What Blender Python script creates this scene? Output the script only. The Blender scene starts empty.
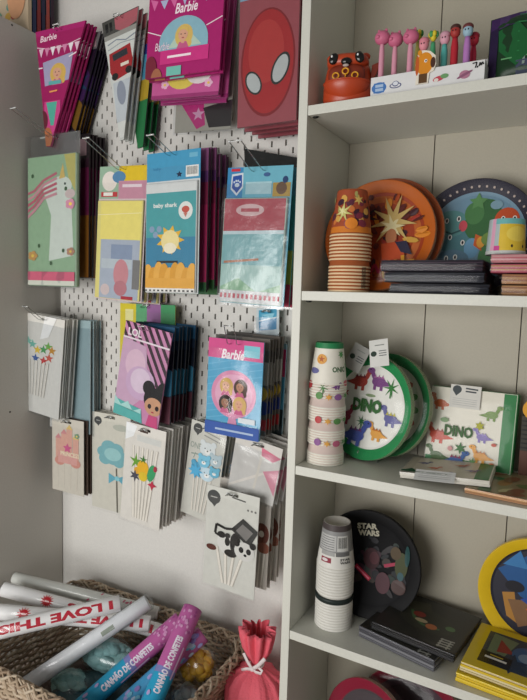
import bpy, bmesh, math, random
from mathutils import Vector, Matrix
R = random.Random(7)
PI = math.pi
C = bpy.context.scene.collection
sc = bpy.context.scene

# ------------------------------------------------------------------ camera calibration (used to lay things out)
F, YAW, PIT, ROL = 565.83, .5051, .0946, .0289
CAM = Vector((.4968, -1.0492, -.3781))
fw = Vector((-math.sin(YAW)*math.cos(PIT), math.cos(YAW)*math.cos(PIT), -math.sin(PIT)))
_r = fw.cross(Vector((0, 0, 1))).normalized(); _u = _r.cross(fw)
rt = _r*math.cos(ROL) + _u*math.sin(ROL); up = _u*math.cos(ROL) - _r*math.sin(ROL)
def ray(u, v): return fw*F + rt*(u-263.5) + up*(350-v)
def at(u, v, Y): d = ray(u, v); return CAM + d*((Y-CAM.y)/d.y)
def atx(u, v, X): d = ray(u, v); return CAM + d*((X-CAM.x)/d.x)
def atz(u, v, Z): d = ray(u, v); return CAM + d*((Z-CAM.z)/d.z)

# ------------------------------------------------------------------ materials
def lin(h):
    h = h.lstrip('#'); o = []
    for i in (0, 2, 4):
        c = int(h[i:i+2], 16)/255
        o.append(c/12.92 if c <= .04045 else ((c+.055)/1.055)**2.4)
    return (*o, 1)
_m = {}
def mat(hexc, rough=.45, metal=0, bump=0, scale=60, kind='print'):
    k = (hexc, rough, metal, bump, scale, kind)
    if k in _m: return _m[k]
    m = bpy.data.materials.new('%s_%s' % (kind, hexc)); m.use_nodes = True
    nt = m.node_tree; b = nt.nodes['Principled BSDF']
    b.inputs['Base Color'].default_value = lin(hexc)
    b.inputs['Roughness'].default_value = rough; b.inputs['Metallic'].default_value = metal
    if kind == 'print': b.inputs['Specular IOR Level'].default_value = .22
    n = nt.nodes.new('ShaderNodeTexNoise'); n.inputs['Scale'].default_value = scale
    tc = nt.nodes.new('ShaderNodeTexCoord'); nt.links.new(tc.outputs['Object'], n.inputs['Vector'])
    mx = nt.nodes.new('ShaderNodeMix'); mx.data_type = 'RGBA'; c = lin(hexc)
    mx.inputs['A'].default_value = tuple(x*.92 for x in c[:3])+(1,); mx.inputs['B'].default_value = tuple(min(1, x*1.06) for x in c[:3])+(1,)
    nt.links.new(n.outputs['Fac'], mx.inputs['Factor']); nt.links.new(mx.outputs['Result'], b.inputs['Base Color'])
    if bump:
        bp = nt.nodes.new('ShaderNodeBump'); bp.inputs['Strength'].default_value = bump; bp.inputs['Distance'].default_value = .002
        nt.links.new(n.outputs['Fac'], bp.inputs['Height']); nt.links.new(bp.outputs['Normal'], b.inputs['Normal'])
    _m[k] = m; return m
def film_mat(name, fac, rough, scale, tint='ffffff', strength=.5):
    m = bpy.data.materials.new(name); m.use_nodes = True; nt = m.node_tree; nt.nodes.clear()
    out = nt.nodes.new('ShaderNodeOutputMaterial'); mix = nt.nodes.new('ShaderNodeMixShader')
    t = nt.nodes.new('ShaderNodeBsdfTransparent'); g = nt.nodes.new('ShaderNodeBsdfGlossy')
    t.inputs['Color'].default_value = lin(tint); g.inputs['Roughness'].default_value = rough
    lw = nt.nodes.new('ShaderNodeLayerWeight'); lw.inputs['Blend'].default_value = .2
    mr = nt.nodes.new('ShaderNodeMapRange'); mr.inputs['To Min'].default_value = fac; mr.inputs['To Max'].default_value = min(1, fac*1.8+.1)
    n = nt.nodes.new('ShaderNodeTexNoise'); n.inputs['Scale'].default_value = scale; n.inputs['Detail'].default_value = 3
    tc = nt.nodes.new('ShaderNodeTexCoord'); bp = nt.nodes.new('ShaderNodeBump'); bp.inputs['Strength'].default_value = strength; bp.inputs['Distance'].default_value = .004
    L = nt.links.new
    L(tc.outputs['Object'], n.inputs['Vector']); L(n.outputs['Fac'], bp.inputs['Height'])
    L(bp.outputs['Normal'], g.inputs['Normal']); L(bp.outputs['Normal'], lw.inputs['Normal'])
    L(lw.outputs['Facing'], mr.inputs['Value']); L(mr.outputs['Result'], mix.inputs['Fac'])
    L(t.outputs[0], mix.inputs[1]); L(g.outputs[0], mix.inputs[2]); L(mix.outputs[0], out.inputs['Surface'])
    return m
FILM = film_mat('clear_film', .05, .17, 22, strength=.35)
FILM2 = film_mat('crinkled_film', .085, .2, 20, 'f4f6f8', .5)
WRAP = film_mat('shrink_wrap', .015, .14, 26, strength=.4)
CHROME = mat('b9bbb8', .22, 1, kind='wire')
def tomat(c): return mat(c) if isinstance(c, str) else c

# ------------------------------------------------------------------ mesh builder
class MB:
    def __init__(s): s.v = []; s.f = []; s.ms = []; s.T = None
    def mi(s, c):
        m = tomat(c)
        if m not in s.ms: s.ms.append(m)
        return s.ms.index(m)
    def add(s, vs, fs, c, smooth=False):
        b = len(s.v); i = s.mi(c)
        s.v.extend([s.T @ Vector(p) if s.T else Vector(p) for p in vs])
        s.f.extend([(tuple(b+k for k in f), i, smooth) for f in fs])
    def build(s, name, parent=None, bevel=0, auto=True):
        me = bpy.data.meshes.new(name); me.from_pydata(s.v, [], [f[0] for f in s.f])
        for m in s.ms: me.materials.append(m)
        for p, f in zip(me.polygons, s.f): p.material_index = f[1]; p.use_smooth = f[2]
        me.update(); o = bpy.data.objects.new(name, me); C.objects.link(o)
        if parent is not None: o.parent = parent
        if bevel:
            b = o.modifiers.new('bevel', 'BEVEL'); b.width = bevel; b.segments = 2; b.limit_method = 'ANGLE'
        return o
    def box(s, x0, x1, y0, y1, z0, z1, c):
        s.add([(x0,y0,z0),(x1,y0,z0),(x1,y1,z0),(x0,y1,z0),(x0,y0,z1),(x1,y0,z1),(x1,y1,z1),(x0,y1,z1)],
              [(0,3,2,1),(4,5,6,7),(0,1,5,4),(1,2,6,5),(2,3,7,6),(3,0,4,7)], c)
    def prism(s, pts, y0, y1, c):            # pts: (x,z) outline counter-clockwise or not; y0 is the front
        n = len(pts); a = sum(pts[i][0]*pts[(i+1)%n][1]-pts[(i+1)%n][0]*pts[i][1] for i in range(n))
        if a < 0: pts = pts[::-1]
        s.add([(x,y0,z) for x,z in pts]+[(x,y1,z) for x,z in pts],
              [tuple(range(n)), tuple(range(2*n-1, n-1, -1))]+[(i, n+i, n+(i+1)%n, (i+1)%n) for i in range(n)], c)
    def plate(s, us, vs, skip, fx, y0, y1, c): # perforated sheet; fx(u,v)->(x,z); y0 front
        nu, nv = len(us)-1, len(vs)-1; idx = {}; V = []; Fs = []
        def g(i, j, k):
            if (i,j,k) not in idx:
                x, z = fx(us[i], vs[j]); idx[(i,j,k)] = len(V); V.append((x, (y0, y1)[k], z))
            return idx[(i,j,k)]
        ok = lambda i, j: 0 <= i < nu and 0 <= j < nv and not skip(i, j)
        for i in range(nu):
            for j in range(nv):
                if not ok(i, j): continue
                Fs.append((g(i,j,0), g(i,j+1,0), g(i+1,j+1,0), g(i+1,j,0)))
                Fs.append((g(i,j,1), g(i+1,j,1), g(i+1,j+1,1), g(i,j+1,1)))
                if not ok(i-1, j): Fs.append((g(i,j,0), g(i,j,1), g(i,j+1,1), g(i,j+1,0)))
                if not ok(i+1, j): Fs.append((g(i+1,j,0), g(i+1,j+1,0), g(i+1,j+1,1), g(i+1,j,1)))
                if not ok(i, j-1): Fs.append((g(i,j,0), g(i+1,j,0), g(i+1,j,1), g(i,j,1)))
                if not ok(i, j+1): Fs.append((g(i,j+1,0), g(i,j+1,1), g(i+1,j+1,1), g(i+1,j+1,0)))
        s.add(V, Fs, c)
    def tube(s, pts, r, c, n=6, closed=False, cap=True):
        pts = [Vector(p) for p in pts]; m = len(pts); V = []; Fs = []
        rs = r if isinstance(r, (list, tuple)) else [r]*m
        pr = None
        for i, p in enumerate(pts):
            t = (pts[(i+1)%m]-pts[i-1]) if closed else (pts[min(i+1,m-1)]-pts[max(i-1,0)])
            t.normalize()
            if pr is None:
                a = t.orthogonal().normalized()
            else:
                a = (pr - t*pr.dot(t)).normalized()
            pr = a; b = t.cross(a)
            for k in range(n):
                q = 2*PI*k/n; V.append(p+(a*math.cos(q)+b*math.sin(q))*rs[i])
        for i in range(m if closed else m-1):
            for k in range(n):
                j = (i+1) % m
                Fs.append((i*n+k, i*n+(k+1)%n, j*n+(k+1)%n, j*n+k))
        if not closed and cap:
            Fs.append(tuple(range(n-1,-1,-1))); Fs.append(tuple((m-1)*n+k for k in range(n)))
        s.add(V, Fs, c, True)
    def lathe(s, prof, cs, n=40, axis='z', wave=None):   # prof [(r,z)], cs one colour or one per segment
        m = len(prof); V = []
        for i, (r, z) in enumerate(prof):
            for k in range(n):
                q = 2*PI*k/n; rr = r; zz = z
                if wave: rr, zz = wave(r, z, q)
                p = (rr*math.cos(q), rr*math.sin(q), zz)
                V.append(p if axis == 'z' else (p[0], -p[2], p[1]))
        b = len(s.v); s.v.extend([s.T @ Vector(p) if s.T else Vector(p) for p in V])
        for i in range(m-1):
            c = s.mi(cs[i] if isinstance(cs, list) else cs)
            for k in range(n):
                k2 = (k+1) % n
                s.f.append(((b+i*n+k, b+i*n+k2, b+(i+1)*n+k2, b+(i+1)*n+k), c, True))
    def blob(s, c, r, col, e=1., n=18, rot=None, noise=0):
        V = []; Fs = []; m = n//2
        def sg(x, p): return math.copysign(abs(x)**p, x)
        for i in range(m+1):
            a = -PI/2+PI*i/m
            for k in range(n):
                q = 2*PI*k/n
                d = Vector((sg(math.cos(a), e)*sg(math.cos(q), e)*r[0], sg(math.cos(a), e)*sg(math.sin(q), e)*r[1], sg(math.sin(a), e)*r[2]))
                if noise and 0 < i < m: d *= 1+R.uniform(-noise, noise)
                if rot: d = rot @ d
                V.append(Vector(c)+d)
        for i in range(m):
            for k in range(n):
                k2 = (k+1) % n; Fs.append((i*n+k, i*n+k2, (i+1)*n+k2, (i+1)*n+k))
        s.add(V, Fs, col, True)
    def torus(s, c, R0, r, col, n=24, ax=(0,1,0)):
        a = Vector(ax).normalized(); x = a.orthogonal().normalized(); y = a.cross(x)
        s.tube([Vector(c)+(x*math.cos(2*PI*k/n)+y*math.sin(2*PI*k/n))*R0 for k in range(n)], r, col, 8, True)
    def sheet(s, x0, x1, z0, z1, y, c, nx=9, nz=14, amp=.0015, skip=None):
        ph = [R.uniform(0, 6) for _ in range(6)]
        V = []
        for j in range(nz+1):
            for i in range(nx+1):
                x = x0+(x1-x0)*i/nx; z = z0+(z1-z0)*j/nz
                w = math.sin(x*90+ph[0]+2*math.sin(z*30+ph[1]))*.5+math.sin(z*70+ph[2]+x*40)*.35+R.uniform(-.25, .25)
                V.append((x+R.uniform(-1,1)*.0006, y-amp*w, z+R.uniform(-1,1)*.0006))
        s.add(V, [(j*(nx+1)+i, j*(nx+1)+i+1, (j+1)*(nx+1)+i+1, (j+1)*(nx+1)+i) for j in range(nz) for i in range(nx) if not (skip and skip(i, j))], c, True)
def rbox(mb, w, d, h, r, c, noise=0, M=None):           # bevelled soft box, base at z=0, centred in x,y
    bm = bmesh.new(); bmesh.ops.create_cube(bm, size=1)
    for v in bm.verts: v.co = Vector((v.co.x*w, v.co.y*d, (v.co.z+.5)*h))
    bmesh.ops.bevel(bm, geom=bm.edges[:], offset=r, segments=3, profile=.5, affect='EDGES')
    if noise:
        bmesh.ops.subdivide_edges(bm, edges=[e for e in bm.edges if e.calc_length() > .04], cuts=5, use_grid_fill=True)
        for v in bm.verts:
            if v.co.z > h*.3: v.co.z += R.uniform(-noise, noise)*(.3+.7*(1-abs(v.co.x)/(w/2)))
    bm.verts.index_update()
    V = [(M @ v.co if M else v.co.copy()) for v in bm.verts]
    mb.add(V, [tuple(v.index for v in f.verts) for f in bm.faces], c, True); bm.free()

# ------------------------------------------------------------------ flat printed art
_t = {}
def tmesh(st, bold=0, shear=0):
    k = (st, bold, shear)
    if k in _t: return _t[k]
    cu = bpy.data.curves.new('t', 'FONT'); cu.body = st; cu.size = 1; cu.offset = bold; cu.shear = shear; cu.resolution_u = 2
    ob = bpy.data.objects.new('t', cu); me = bpy.data.meshes.new_from_object(ob)
    vs = [(v.co.x, v.co.y) for v in me.vertices]; fs = [tuple(p.vertices) for p in me.polygons]
    bpy.data.objects.remove(ob); bpy.data.curves.remove(cu); bpy.data.meshes.remove(me)
    xs = [v[0] for v in vs]; ys = [v[1] for v in vs]
    x0, x1, y0, y1 = min(xs), max(xs), min(ys), max(ys)
    vs = [((x-(x0+x1)/2), (y-(y0+y1)/2)) for x, y in vs]
    _t[k] = (vs, fs, x1-x0, y1-y0); return _t[k]
def clip_poly(P, Q):
    n = len(Q); ar = sum(Q[i][0]*Q[(i+1)%n][1]-Q[(i+1)%n][0]*Q[i][1] for i in range(n)); sg = 1 if ar > 0 else -1
    for i in range(n):
        a, b = Q[i], Q[(i+1)%n]; out = []
        d = lambda p: sg*((b[0]-a[0])*(p[1]-a[1])-(b[1]-a[1])*(p[0]-a[0]))
        for k in range(len(P)):
            p, q = P[k], P[(k+1) % len(P)]; dp, dq = d(p), d(q)
            if dp >= 0: out.append(p)
            if dp*dq < 0:
                t = dp/(dp-dq); out.append((p[0]+(q[0]-p[0])*t, p[1]+(q[1]-p[1])*t))
        P = out
        if len(P) < 3: return []
    return P
class Art:
    """2-D drawing in width units: u to the right, v down; f maps (u, v, lift) to a point"""
    def __init__(s, mb, f, clip=None, step=.00007): s.mb = mb; s.f = f; s.clip = clip; s.n = 1; s.step = step; s.band = None; s.ds = 1
    def poly(s, P, c, lift=True):
        if s.clip: P = clip_poly(P, s.clip)
        if len(P) < 3: return
        if s.band:
            ax, st = s.band; lo = min(p[ax] for p in P); hi = max(p[ax] for p in P)
            if hi-lo > st*1.01 or (lo//st) != (hi//st):
                bd = s.band; s.band = None; cl = s.clip; s.clip = None
                for k in range(int(lo//st), int(hi//st)+1):
                    a, b = k*st, (k+1)*st; Q = [(-9, a), (9, a), (9, b), (-9, b)] if ax else [(a, -9), (b, -9), (b, 9), (a, 9)]
                    s.poly(clip_poly(P, Q), c, False)
                s.band = bd; s.clip = cl
                if lift: s.n += 1
                return
        n = len(P); a = sum(P[i][0]*P[(i+1)%n][1]-P[(i+1)%n][0]*P[i][1] for i in range(n))
        if a > 0: P = P[::-1]
        s.mb.add([s.f(u, v, s.n*s.step) for u, v in P], [tuple(range(len(P)))], c)
        if lift: s.n += 1
    def rect(s, u0, v0, u1, v1, c): s.poly([(u0,v0),(u1,v0),(u1,v1),(u0,v1)], c)
    def ell(s, u, v, a, b, c, rot=0, n=20, q0=0, q1=2*PI):
        cr, sr = math.cos(rot), math.sin(rot); P = []
        for k in range(n + (q1-q0 < 6.28)):
            t = q0+(q1-q0)*k/n; x, y = a*math.cos(t), b*math.sin(t); P.append((u+x*cr-y*sr, v+x*sr+y*cr))
        s.poly(P, c)
    def ring(s, u, v, r0, r1, c, n=24):
        for k in range(n):
            t, q = 2*PI*k/n, 2*PI*(k+1)/n
            s.poly([(u+r0*math.cos(t), v+r0*math.sin(t)),(u+r1*math.cos(t), v+r1*math.sin(t)),(u+r1*math.cos(q), v+r1*math.sin(q)),(u+r0*math.cos(q), v+r0*math.sin(q))], c, False)
        s.n += 1
    def star(s, u, v, r0, r1, n, c, rot=0, sq=1):
        P = []
        for k in range(2*n):
            t = PI*k/n+rot-PI/2; r = r1 if k % 2 == 0 else r0; P.append((u+r*math.cos(t), v+r*sq*math.sin(t)))
        for k in range(0, 2*n, 2): s.poly([P[k-1], P[k], P[(k+1) % (2*n)], (u, v)], c, False)
        s.n += 1
    def line(s, p, q, w, c):
        dx, dy = q[0]-p[0], q[1]-p[1]; L = math.hypot(dx, dy) or 1; nx, ny = -dy/L*w/2, dx/L*w/2
        s.poly([(p[0]+nx,p[1]+ny),(q[0]+nx,q[1]+ny),(q[0]-nx,q[1]-ny),(p[0]-nx,p[1]-ny)], c)
    def curve(s, P, w, c):
        for a, b in zip(P[:-1], P[1:]): s.line(a, b, w, c)
    def text(s, st, u, v, h, c, rot=0, width=None, bold=0, shear=0):
        vs, fs, W, H = tmesh(st, bold, shear); ky = h/H; kx = (width/W) if width else ky
        cr, sr = math.cos(rot), math.sin(rot); P = []
        for x, y in vs:
            x, y = x*kx, -y*ky; P.append((u+x*cr-y*sr, v+x*sr+y*cr))
        if s.clip or s.band:
            for f in fs: s.poly([P[i] for i in f], c, False)
        else: s.mb.add([s.f(a, b, s.n*s.step) for a, b in P], fs, c)
        s.n += 1
    # small generic motifs
    def dino(s, u, v, z, c, flip=1, c2=None):
        f = flip; z = z*s.ds
        s.ell(u, v, .5*z, .3*z, c); s.ell(u+.45*z*f, v-.36*z, .14*z, .34*z, c, rot=.45*f)
        s.ell(u+.62*z*f, v-.62*z, .26*z, .17*z, c); s.poly([(u-.3*z*f, v-.15*z),(u-1.0*z*f, v+.12*z),(u-.3*z*f, v+.25*z)], c)
        s.rect(u-.35*z, v+.1*z, u-.15*z, v+.5*z, c); s.rect(u+.12*z, v+.1*z, u+.32*z, v+.5*z, c)
        if c2:
            for k in range(3): s.star(u+(-.28+.26*k)*z, v-.28*z, .06*z, .15*z, 3, c2)
        s.ell(u+.68*z*f, v-.66*z, .04*z, .04*z, '101010', n=8)
    def palm(s, u, v, z, c): s.star(u, v, .12*z, .5*z, 7, c, rot=.2); s.line((u, v), (u, v+.5*z), .08*z, c)
    def flower(s, u, v, z, c, c2='f0d060'):
        for k in range(5): s.ell(u+.28*z*math.cos(1.257*k), v+.28*z*math.sin(1.257*k), .24*z, .24*z, c, n=10)
        s.ell(u, v, .16*z, .16*z, c2, n=10)
    def woman(s, u, v, z, hair, skin='d9a58a'):
        s.ell(u+.04*z, v+.08*z, .5*z, .6*z, hair); s.ell(u+.3*z, v+.42*z, .18*z, .3*z, hair, rot=-.3); s.poly([(u-.35*z, v+.75*z), (u-.2*z, v+.4*z), (u+.2*z, v+.4*z), (u+.35*z, v+.75*z)], 'c8608c')
        s.rect(u-.09*z, v+.2*z, u+.09*z, v+.48*z, skin); s.ell(u, v+.02*z, .27*z, .34*z, skin); s.poly([(u-.3*z, v-.05*z), (u-.26*z, v-.34*z), (u+.05*z, v-.46*z), (u+.28*z, v-.3*z), (u+.3*z, v-.02*z), (u+.1*z, v-.22*z), (u-.12*z, v-.24*z)], hair)
        for q in (-1, 1): s.ell(u+q*.11*z, v, .04*z, .03*z, '3a2a28', n=8)
        s.ell(u, v+.2*z, .07*z, .03*z, 'a83c50', n=8)
    def paw(s, u, v, z, c):
        s.ell(u, v+.15*z, .3*z, .24*z, c, n=12)
        for k in range(4): s.ell(u+(-.36+.24*k)*z, v-(.18 if k in (0,3) else .32)*z, .1*z, .14*z, c, n=8)
    def barcode(s, u0, v0, u1, v1, c='202020', bg='f4f4f0'):
        if bg: s.rect(u0, v0, u1, v1, bg)
        u = u0+.08*(u1-u0); r = random.Random(3)
        while u < u1-.1*(u1-u0):
            w = r.choice([.012, .02, .03])*(u1-u0)*1.6; s.poly([(u, v0+.1*(v1-v0)),(u+w, v0+.1*(v1-v0)),(u+w, v1-.2*(v1-v0)),(u, v1-.2*(v1-v0))], c, False); u += w+.04*(u1-u0)
        s.n += 1

# ------------------------------------------------------------------ things
def tag(o, label=None, cat=None, group=None, kind=None):
    for k, v in (('label', label), ('category', cat), ('group', group), ('kind', kind)):
        if v: o[k] = v
    return o
def thing(name, label, cat, M=None, group=None):
    o = bpy.data.objects.new(name, None); C.objects.link(o); o.empty_display_size = .02
    if M is not None: o.matrix_world = M if isinstance(M, Matrix) else Matrix.Translation(M)
    return tag(o, label, cat, group)
def copy_tree(o, parent=None):
    c = o.copy(); C.objects.link(c)
    if parent is not None: c.parent = parent
    for ch in list(o.children): copy_tree(ch, c)
    return c
def struct(mb, name, bevel=0): return tag(mb.build(name, None, bevel), kind='structure')
# ------------------------------------------------------------------ the setting
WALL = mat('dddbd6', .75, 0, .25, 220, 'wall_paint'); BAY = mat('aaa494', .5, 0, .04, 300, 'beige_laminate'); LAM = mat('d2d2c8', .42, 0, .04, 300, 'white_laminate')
PEG = mat('d9d7d2', .5, 0, .05, 200, 'board_paint'); FLOOR = mat('8f8378', .5, 0, .1, 30, 'floor_tile')
PANEL = mat('bcb8b0', .45, 0, .05, 200, 'grey_laminate')
FZ = -1.53; WY = .257
m = MB(); m.box(-2.2, 1.6, WY, WY+.1, FZ, 1.1, WALL); struct(m, 'wall_back')
m = MB(); m.box(-2.2, 1.6, -2.9, WY+.1, FZ-.05, FZ, FLOOR); struct(m, 'floor')
m = MB()
m.box(-2.2, -.99, WY-.012, WY, FZ, FZ+.07, LAM); m.box(-.989, -.021, WY-.012, WY, FZ, FZ+.07, LAM); struct(m, 'baseboard_back')

# right bookcase
S = .365; T = .019; D = .235; IW = .592
u = thing('bookcase', 'tall white laminate bookcase full of party tableware, right of the pegboard', 'bookcase', (0, 0, FZ))
def bpart(name, *bxs, bev=.0008):
    m = MB()
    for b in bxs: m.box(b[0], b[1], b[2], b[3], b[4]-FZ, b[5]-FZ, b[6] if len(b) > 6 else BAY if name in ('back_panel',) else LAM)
    return m.build(name, u, bev)
bpart('side_panel', (-.019, 0, 0, WY-.002, FZ, .384)); bpart('side_panel', (IW, IW+.019, 0, WY-.002, FZ, .384))
bpart('top_panel', (0, IW, 0, WY-.002, .365, .384))
for k in range(5): bpart('shelf', (.0003, IW-.0003, .002 if k else .002, D, -k*S-T, -k*S))
bpart('kick_board', (.0003, IW-.0003, .02, .035, FZ, -4*S-T))
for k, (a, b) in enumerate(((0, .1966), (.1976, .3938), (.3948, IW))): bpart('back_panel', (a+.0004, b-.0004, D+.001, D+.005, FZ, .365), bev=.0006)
m = MB()
for k in (0, 1, 2, 3):
    m.T = Matrix.Translation((0, 0, -k*S-T-FZ))
    m.blob((.012, .014, -.0015), (.007, .004, .0025), '1c1c1a', n=10)
m.build('shelf_pin', u)

# left bookcase (only its side and top show)
u = thing('bookcase', 'plain pale grey bookcase side at the left edge, left of the pegboard', 'bookcase', (-.985, 0, FZ))
CT = .388
def lpart(name, b, bev=.0008):
    m = MB(); m.box(b[0], b[1], b[2], b[3], b[4]-FZ, b[5]-FZ, PANEL); return m.build(name, u, bev)
sp = lpart('side_panel', (-.019, 0, 0, WY-.002, FZ, CT), .003); lpart('side_panel', (-.63, -.611, 0, WY-.002, FZ, CT), .003)
lpart('top_panel', (-.611, -.019, 0, WY-.002, CT-T, CT))
for k in range(5): lpart('shelf', (-.6105, -.0195, .002, D, -k*S-T, -k*S))
lpart('back_panel', (-.6105, -.0195, D+.001, D+.005, FZ, CT-T))
m = MB()
for (pu, pv) in ((12, 25), (10, 412)):
    q = atx(pu, pv, -.985); m.blob((.0002, q.y, q.z-FZ), (.0008, .003, .003), '3a3834', n=12)
m.build('screw_hole', u)

# pegboard with staggered slots, 40 mm pitch
x0, x1, z0, z1 = -.967, -.0195, -.757, .363
def cuts(a, b, off, hw, pitch):
    o = [0.]; x = off
    while x+hw < b-a-.004:
        if x-hw > .004: o += [x-hw, x+hw]
        x += pitch
    return o+[b-a]
us = cuts(x0, x1, .02, .0027, .02); vs = cuts(z0, z1, .02, .0075, .02)
def pskip(i, j):
    if i % 2 == 0 or j % 2 == 0: return False
    return ((i//2)+(j//2)) % 2 == 0
m = MB(); m.plate(us, vs, pskip, lambda a, b: (x0+a, z1-b), .236, .2475, PEG)
pb = tag(m.build('pegboard'), 'off-white slotted pegboard on the wall between the two bookcases', 'pegboard')
m = MB()
for px in (x0+.02, x1-.02, -.49):
    for pz in (z0+.03, z1-.03): m.box(px-.012, px+.012, .2476, WY-.0006, pz-.012, pz+.012, '808080')
m.build('wall_spacer', pb)

# ------------------------------------------------------------------ hanging packs
def frame(TL, TR, BL, Y, tilt=None):
    P1, P2, P3 = at(*TL, Y), at(*TR, Y), at(*BL, Y)
    w = (P2-P1).length; h = (P3-P1).length
    a = .25*math.atan2(P2.z-P1.z, P2.x-P1.x)+.75*math.atan2(P3.x-P1.x, P1.z-P3.z)
    if tilt is not None: a = math.radians(tilt)
    ex = Vector((math.cos(a), 0, math.sin(a))); ez = Vector((-math.sin(a), 0, math.cos(a)))
    o = P1+ex*w/2; Hp = math.hypot(BL[0]-TL[0], BL[1]-TL[1])/math.hypot(TR[0]-TL[0], TR[1]-TL[1])
    M = Matrix(((ex.x, 0, ez.x, o.x), (0, 1, 0, Y), (ex.z, 0, ez.z, o.z), (0, 0, 0, 1)))
    return M, w, h, Hp
SV = .011
def slotted(mb, w, h, t, c, bot=(0, 1), slot=True):
    sw = min(.032, w*.4)/2
    us = [0, .5-sw/w, .5+sw/w, 1]; vs = [0, SV-.0035, SV+.0035, h]
    fx = lambda a, b: (-w/2+w*(a*(1-(1-bot[1])*b/h)+(1-a)*bot[0]*b/h), -b)
    mb.plate(us, vs, lambda i, j: slot and i == 1 and j == 1, fx, -t, 0, c)
def pack(name, label, cat, group, fr, base, art=None, t=.0012, packet=None, film=True, bot=(0, 1), slot=True, dy=0, dx=0, dz=0, over=.004, filmtop=0, filmmat=None):
    M, w, h, H = fr; M = Matrix.Translation((dx, dy, dz)) @ M; ks = h/H
    root = thing(name, label, cat, M, group)
    mb = MB(); slotted(mb, w, h, t, base, bot, slot)
    clip = [(0, 0), (1, 0), (bot[1], H), (bot[0], H)]
    a = Art(mb, lambda u, v, l: ((u-.5)*w, -t-l, -v*ks), clip)
    if art: art(a, H)
    mb.build('backing_card', root); yf = -t
    if packet:     # (inset left, v0, inset right, v1, thickness, colour, art)
        a0, v0, a1, v1, pt, pc, part = packet; mb = MB()
        bm = bmesh.new(); bmesh.ops.create_cube(bm, size=1); W_ = (1-a0-a1)*w; H_ = (v1-v0)*ks
        for v in bm.verts: v.co = Vector((v.co.x*W_, v.co.y*pt, v.co.z*H_))
        bmesh.ops.bevel(bm, geom=bm.edges[:], offset=pt*.3, segments=2, profile=.5, affect='EDGES'); bm.verts.index_update()
        cx = (a0-a1)/2*w; cz = -(v0+v1)/2*ks; yc = -t-.0006-pt/2
        mb.add([(v.co.x+cx, v.co.y+yc, v.co.z+cz) for v in bm.verts], [tuple(v.index for v in f.verts) for f in bm.faces], pc, False); bm.free()
        i = pt*.3/w
        b = Art(mb, lambda u, v, l: ((u-.5)*w, yc-pt/2-l, -v*ks), [(a0+i, v0+i), (1-a1-i, v0+i), (1-a1-i, v1-i), (a0+i, v1-i)])
        if part: part(b, H)
        mb.build('folded_contents', root); yf = yc-pt/2
    if film:
        mb = MB(); top = filmtop if filmtop else (SV+.012)
        if bot == (0, 1):
            mb.sheet(-w/2-over, w/2+over, -h-over*1.5, -top, yf-.0028, filmmat or FILM, amp=.0014)
        else:
            n = 8
            for k in range(n):
                f0 = top+(h-top)*k/n; f1 = top+(h-top)*(k+1)/n
                X = lambda f: (-w/2+bot[0]*w*f/h, -w/2+w*(1-(1-bot[1])*f/h))
                a_, b_ = X(f0); c_, d_ = X(f1)
                mb.add([(a_, yf-.002-.001*(k % 2), -f0), (c_, yf-.002-.001*((k+1) % 2), -f1), (d_, yf-.003+.001*(k % 2), -f1), (b_, yf-.003, -f0)], [(0, 1, 2, 3)], filmmat or FILM, True)
        mb.build('plastic_sleeve', root)
    root['w_'] = w; del root['w_']
    return root
def queue(root, n, Y1, label, group, jx=.002, jz=.002, ja=.6, ystart=None, drop=()):
    y0 = root.matrix_world.translation.y if root.matrix_world.translation.y else root.location.y
    y0 = root.location.y if ystart is None else ystart
    out = []
    for k in range(1, n+1):
        c = copy_tree(root); c.location = root.location + Vector((R.uniform(-jx, jx), (Y1-y0)*k/n, R.uniform(-jz, jz)))
        c.rotation_euler.y = root.rotation_euler.y + math.radians(R.uniform(-ja, ja))
        tag(c, label, None, group); out.append(c)
    return out
HOOKG = 'double wire hooks on the pegboard'
def hook(fr, label, tip=None, Yf=None, yfront=None, up_=.03, fwd=.05, dx=0, sp=.0095):
    M, w, h = fr[:3]; p = M @ Vector((dx, 0, -SV+.0005)); X, Y, Z = p.x, p.y, p.z
    if tip:
        q = atx(*tip, X); ty, tz = q.y, q.z
    else: ty, tz = Y-fwd, Z+up_
    mb = MB(); L = []
    L = [(-sp, .2355-.0, Z), (-sp, Y-.012, Z), (-sp, Y-.02, Z+.002)]
    L += [(-sp, ty+.004, tz-.002), (-sp*.95, ty, tz), (-sp*.6, ty-.002, tz+.001)]
    Rr = [(-x, y, z) for x, y, z in L[::-1]]
    mb.T = Matrix.Translation((X, 0, 0)); mb.tube(L+Rr, .0011, CHROME, 6)
    mb.tube([(-sp*1.15, ty, tz+.0003), (sp*1.15, ty, tz+.0003)], .0016, mat('e8eaea', .3, kind='white_plastic'), 8); mb.box(-sp-.002, -sp+.002, .228, .2358, Z-.012, Z+.014, CHROME); mb.box(sp-.002, sp+.002, .228, .2358, Z-.012, Z+.014, CHROME)
    return tag(mb.build('peg_hook'), label, 'hook', HOOKG)

W_ = 'f0efe9'
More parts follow.
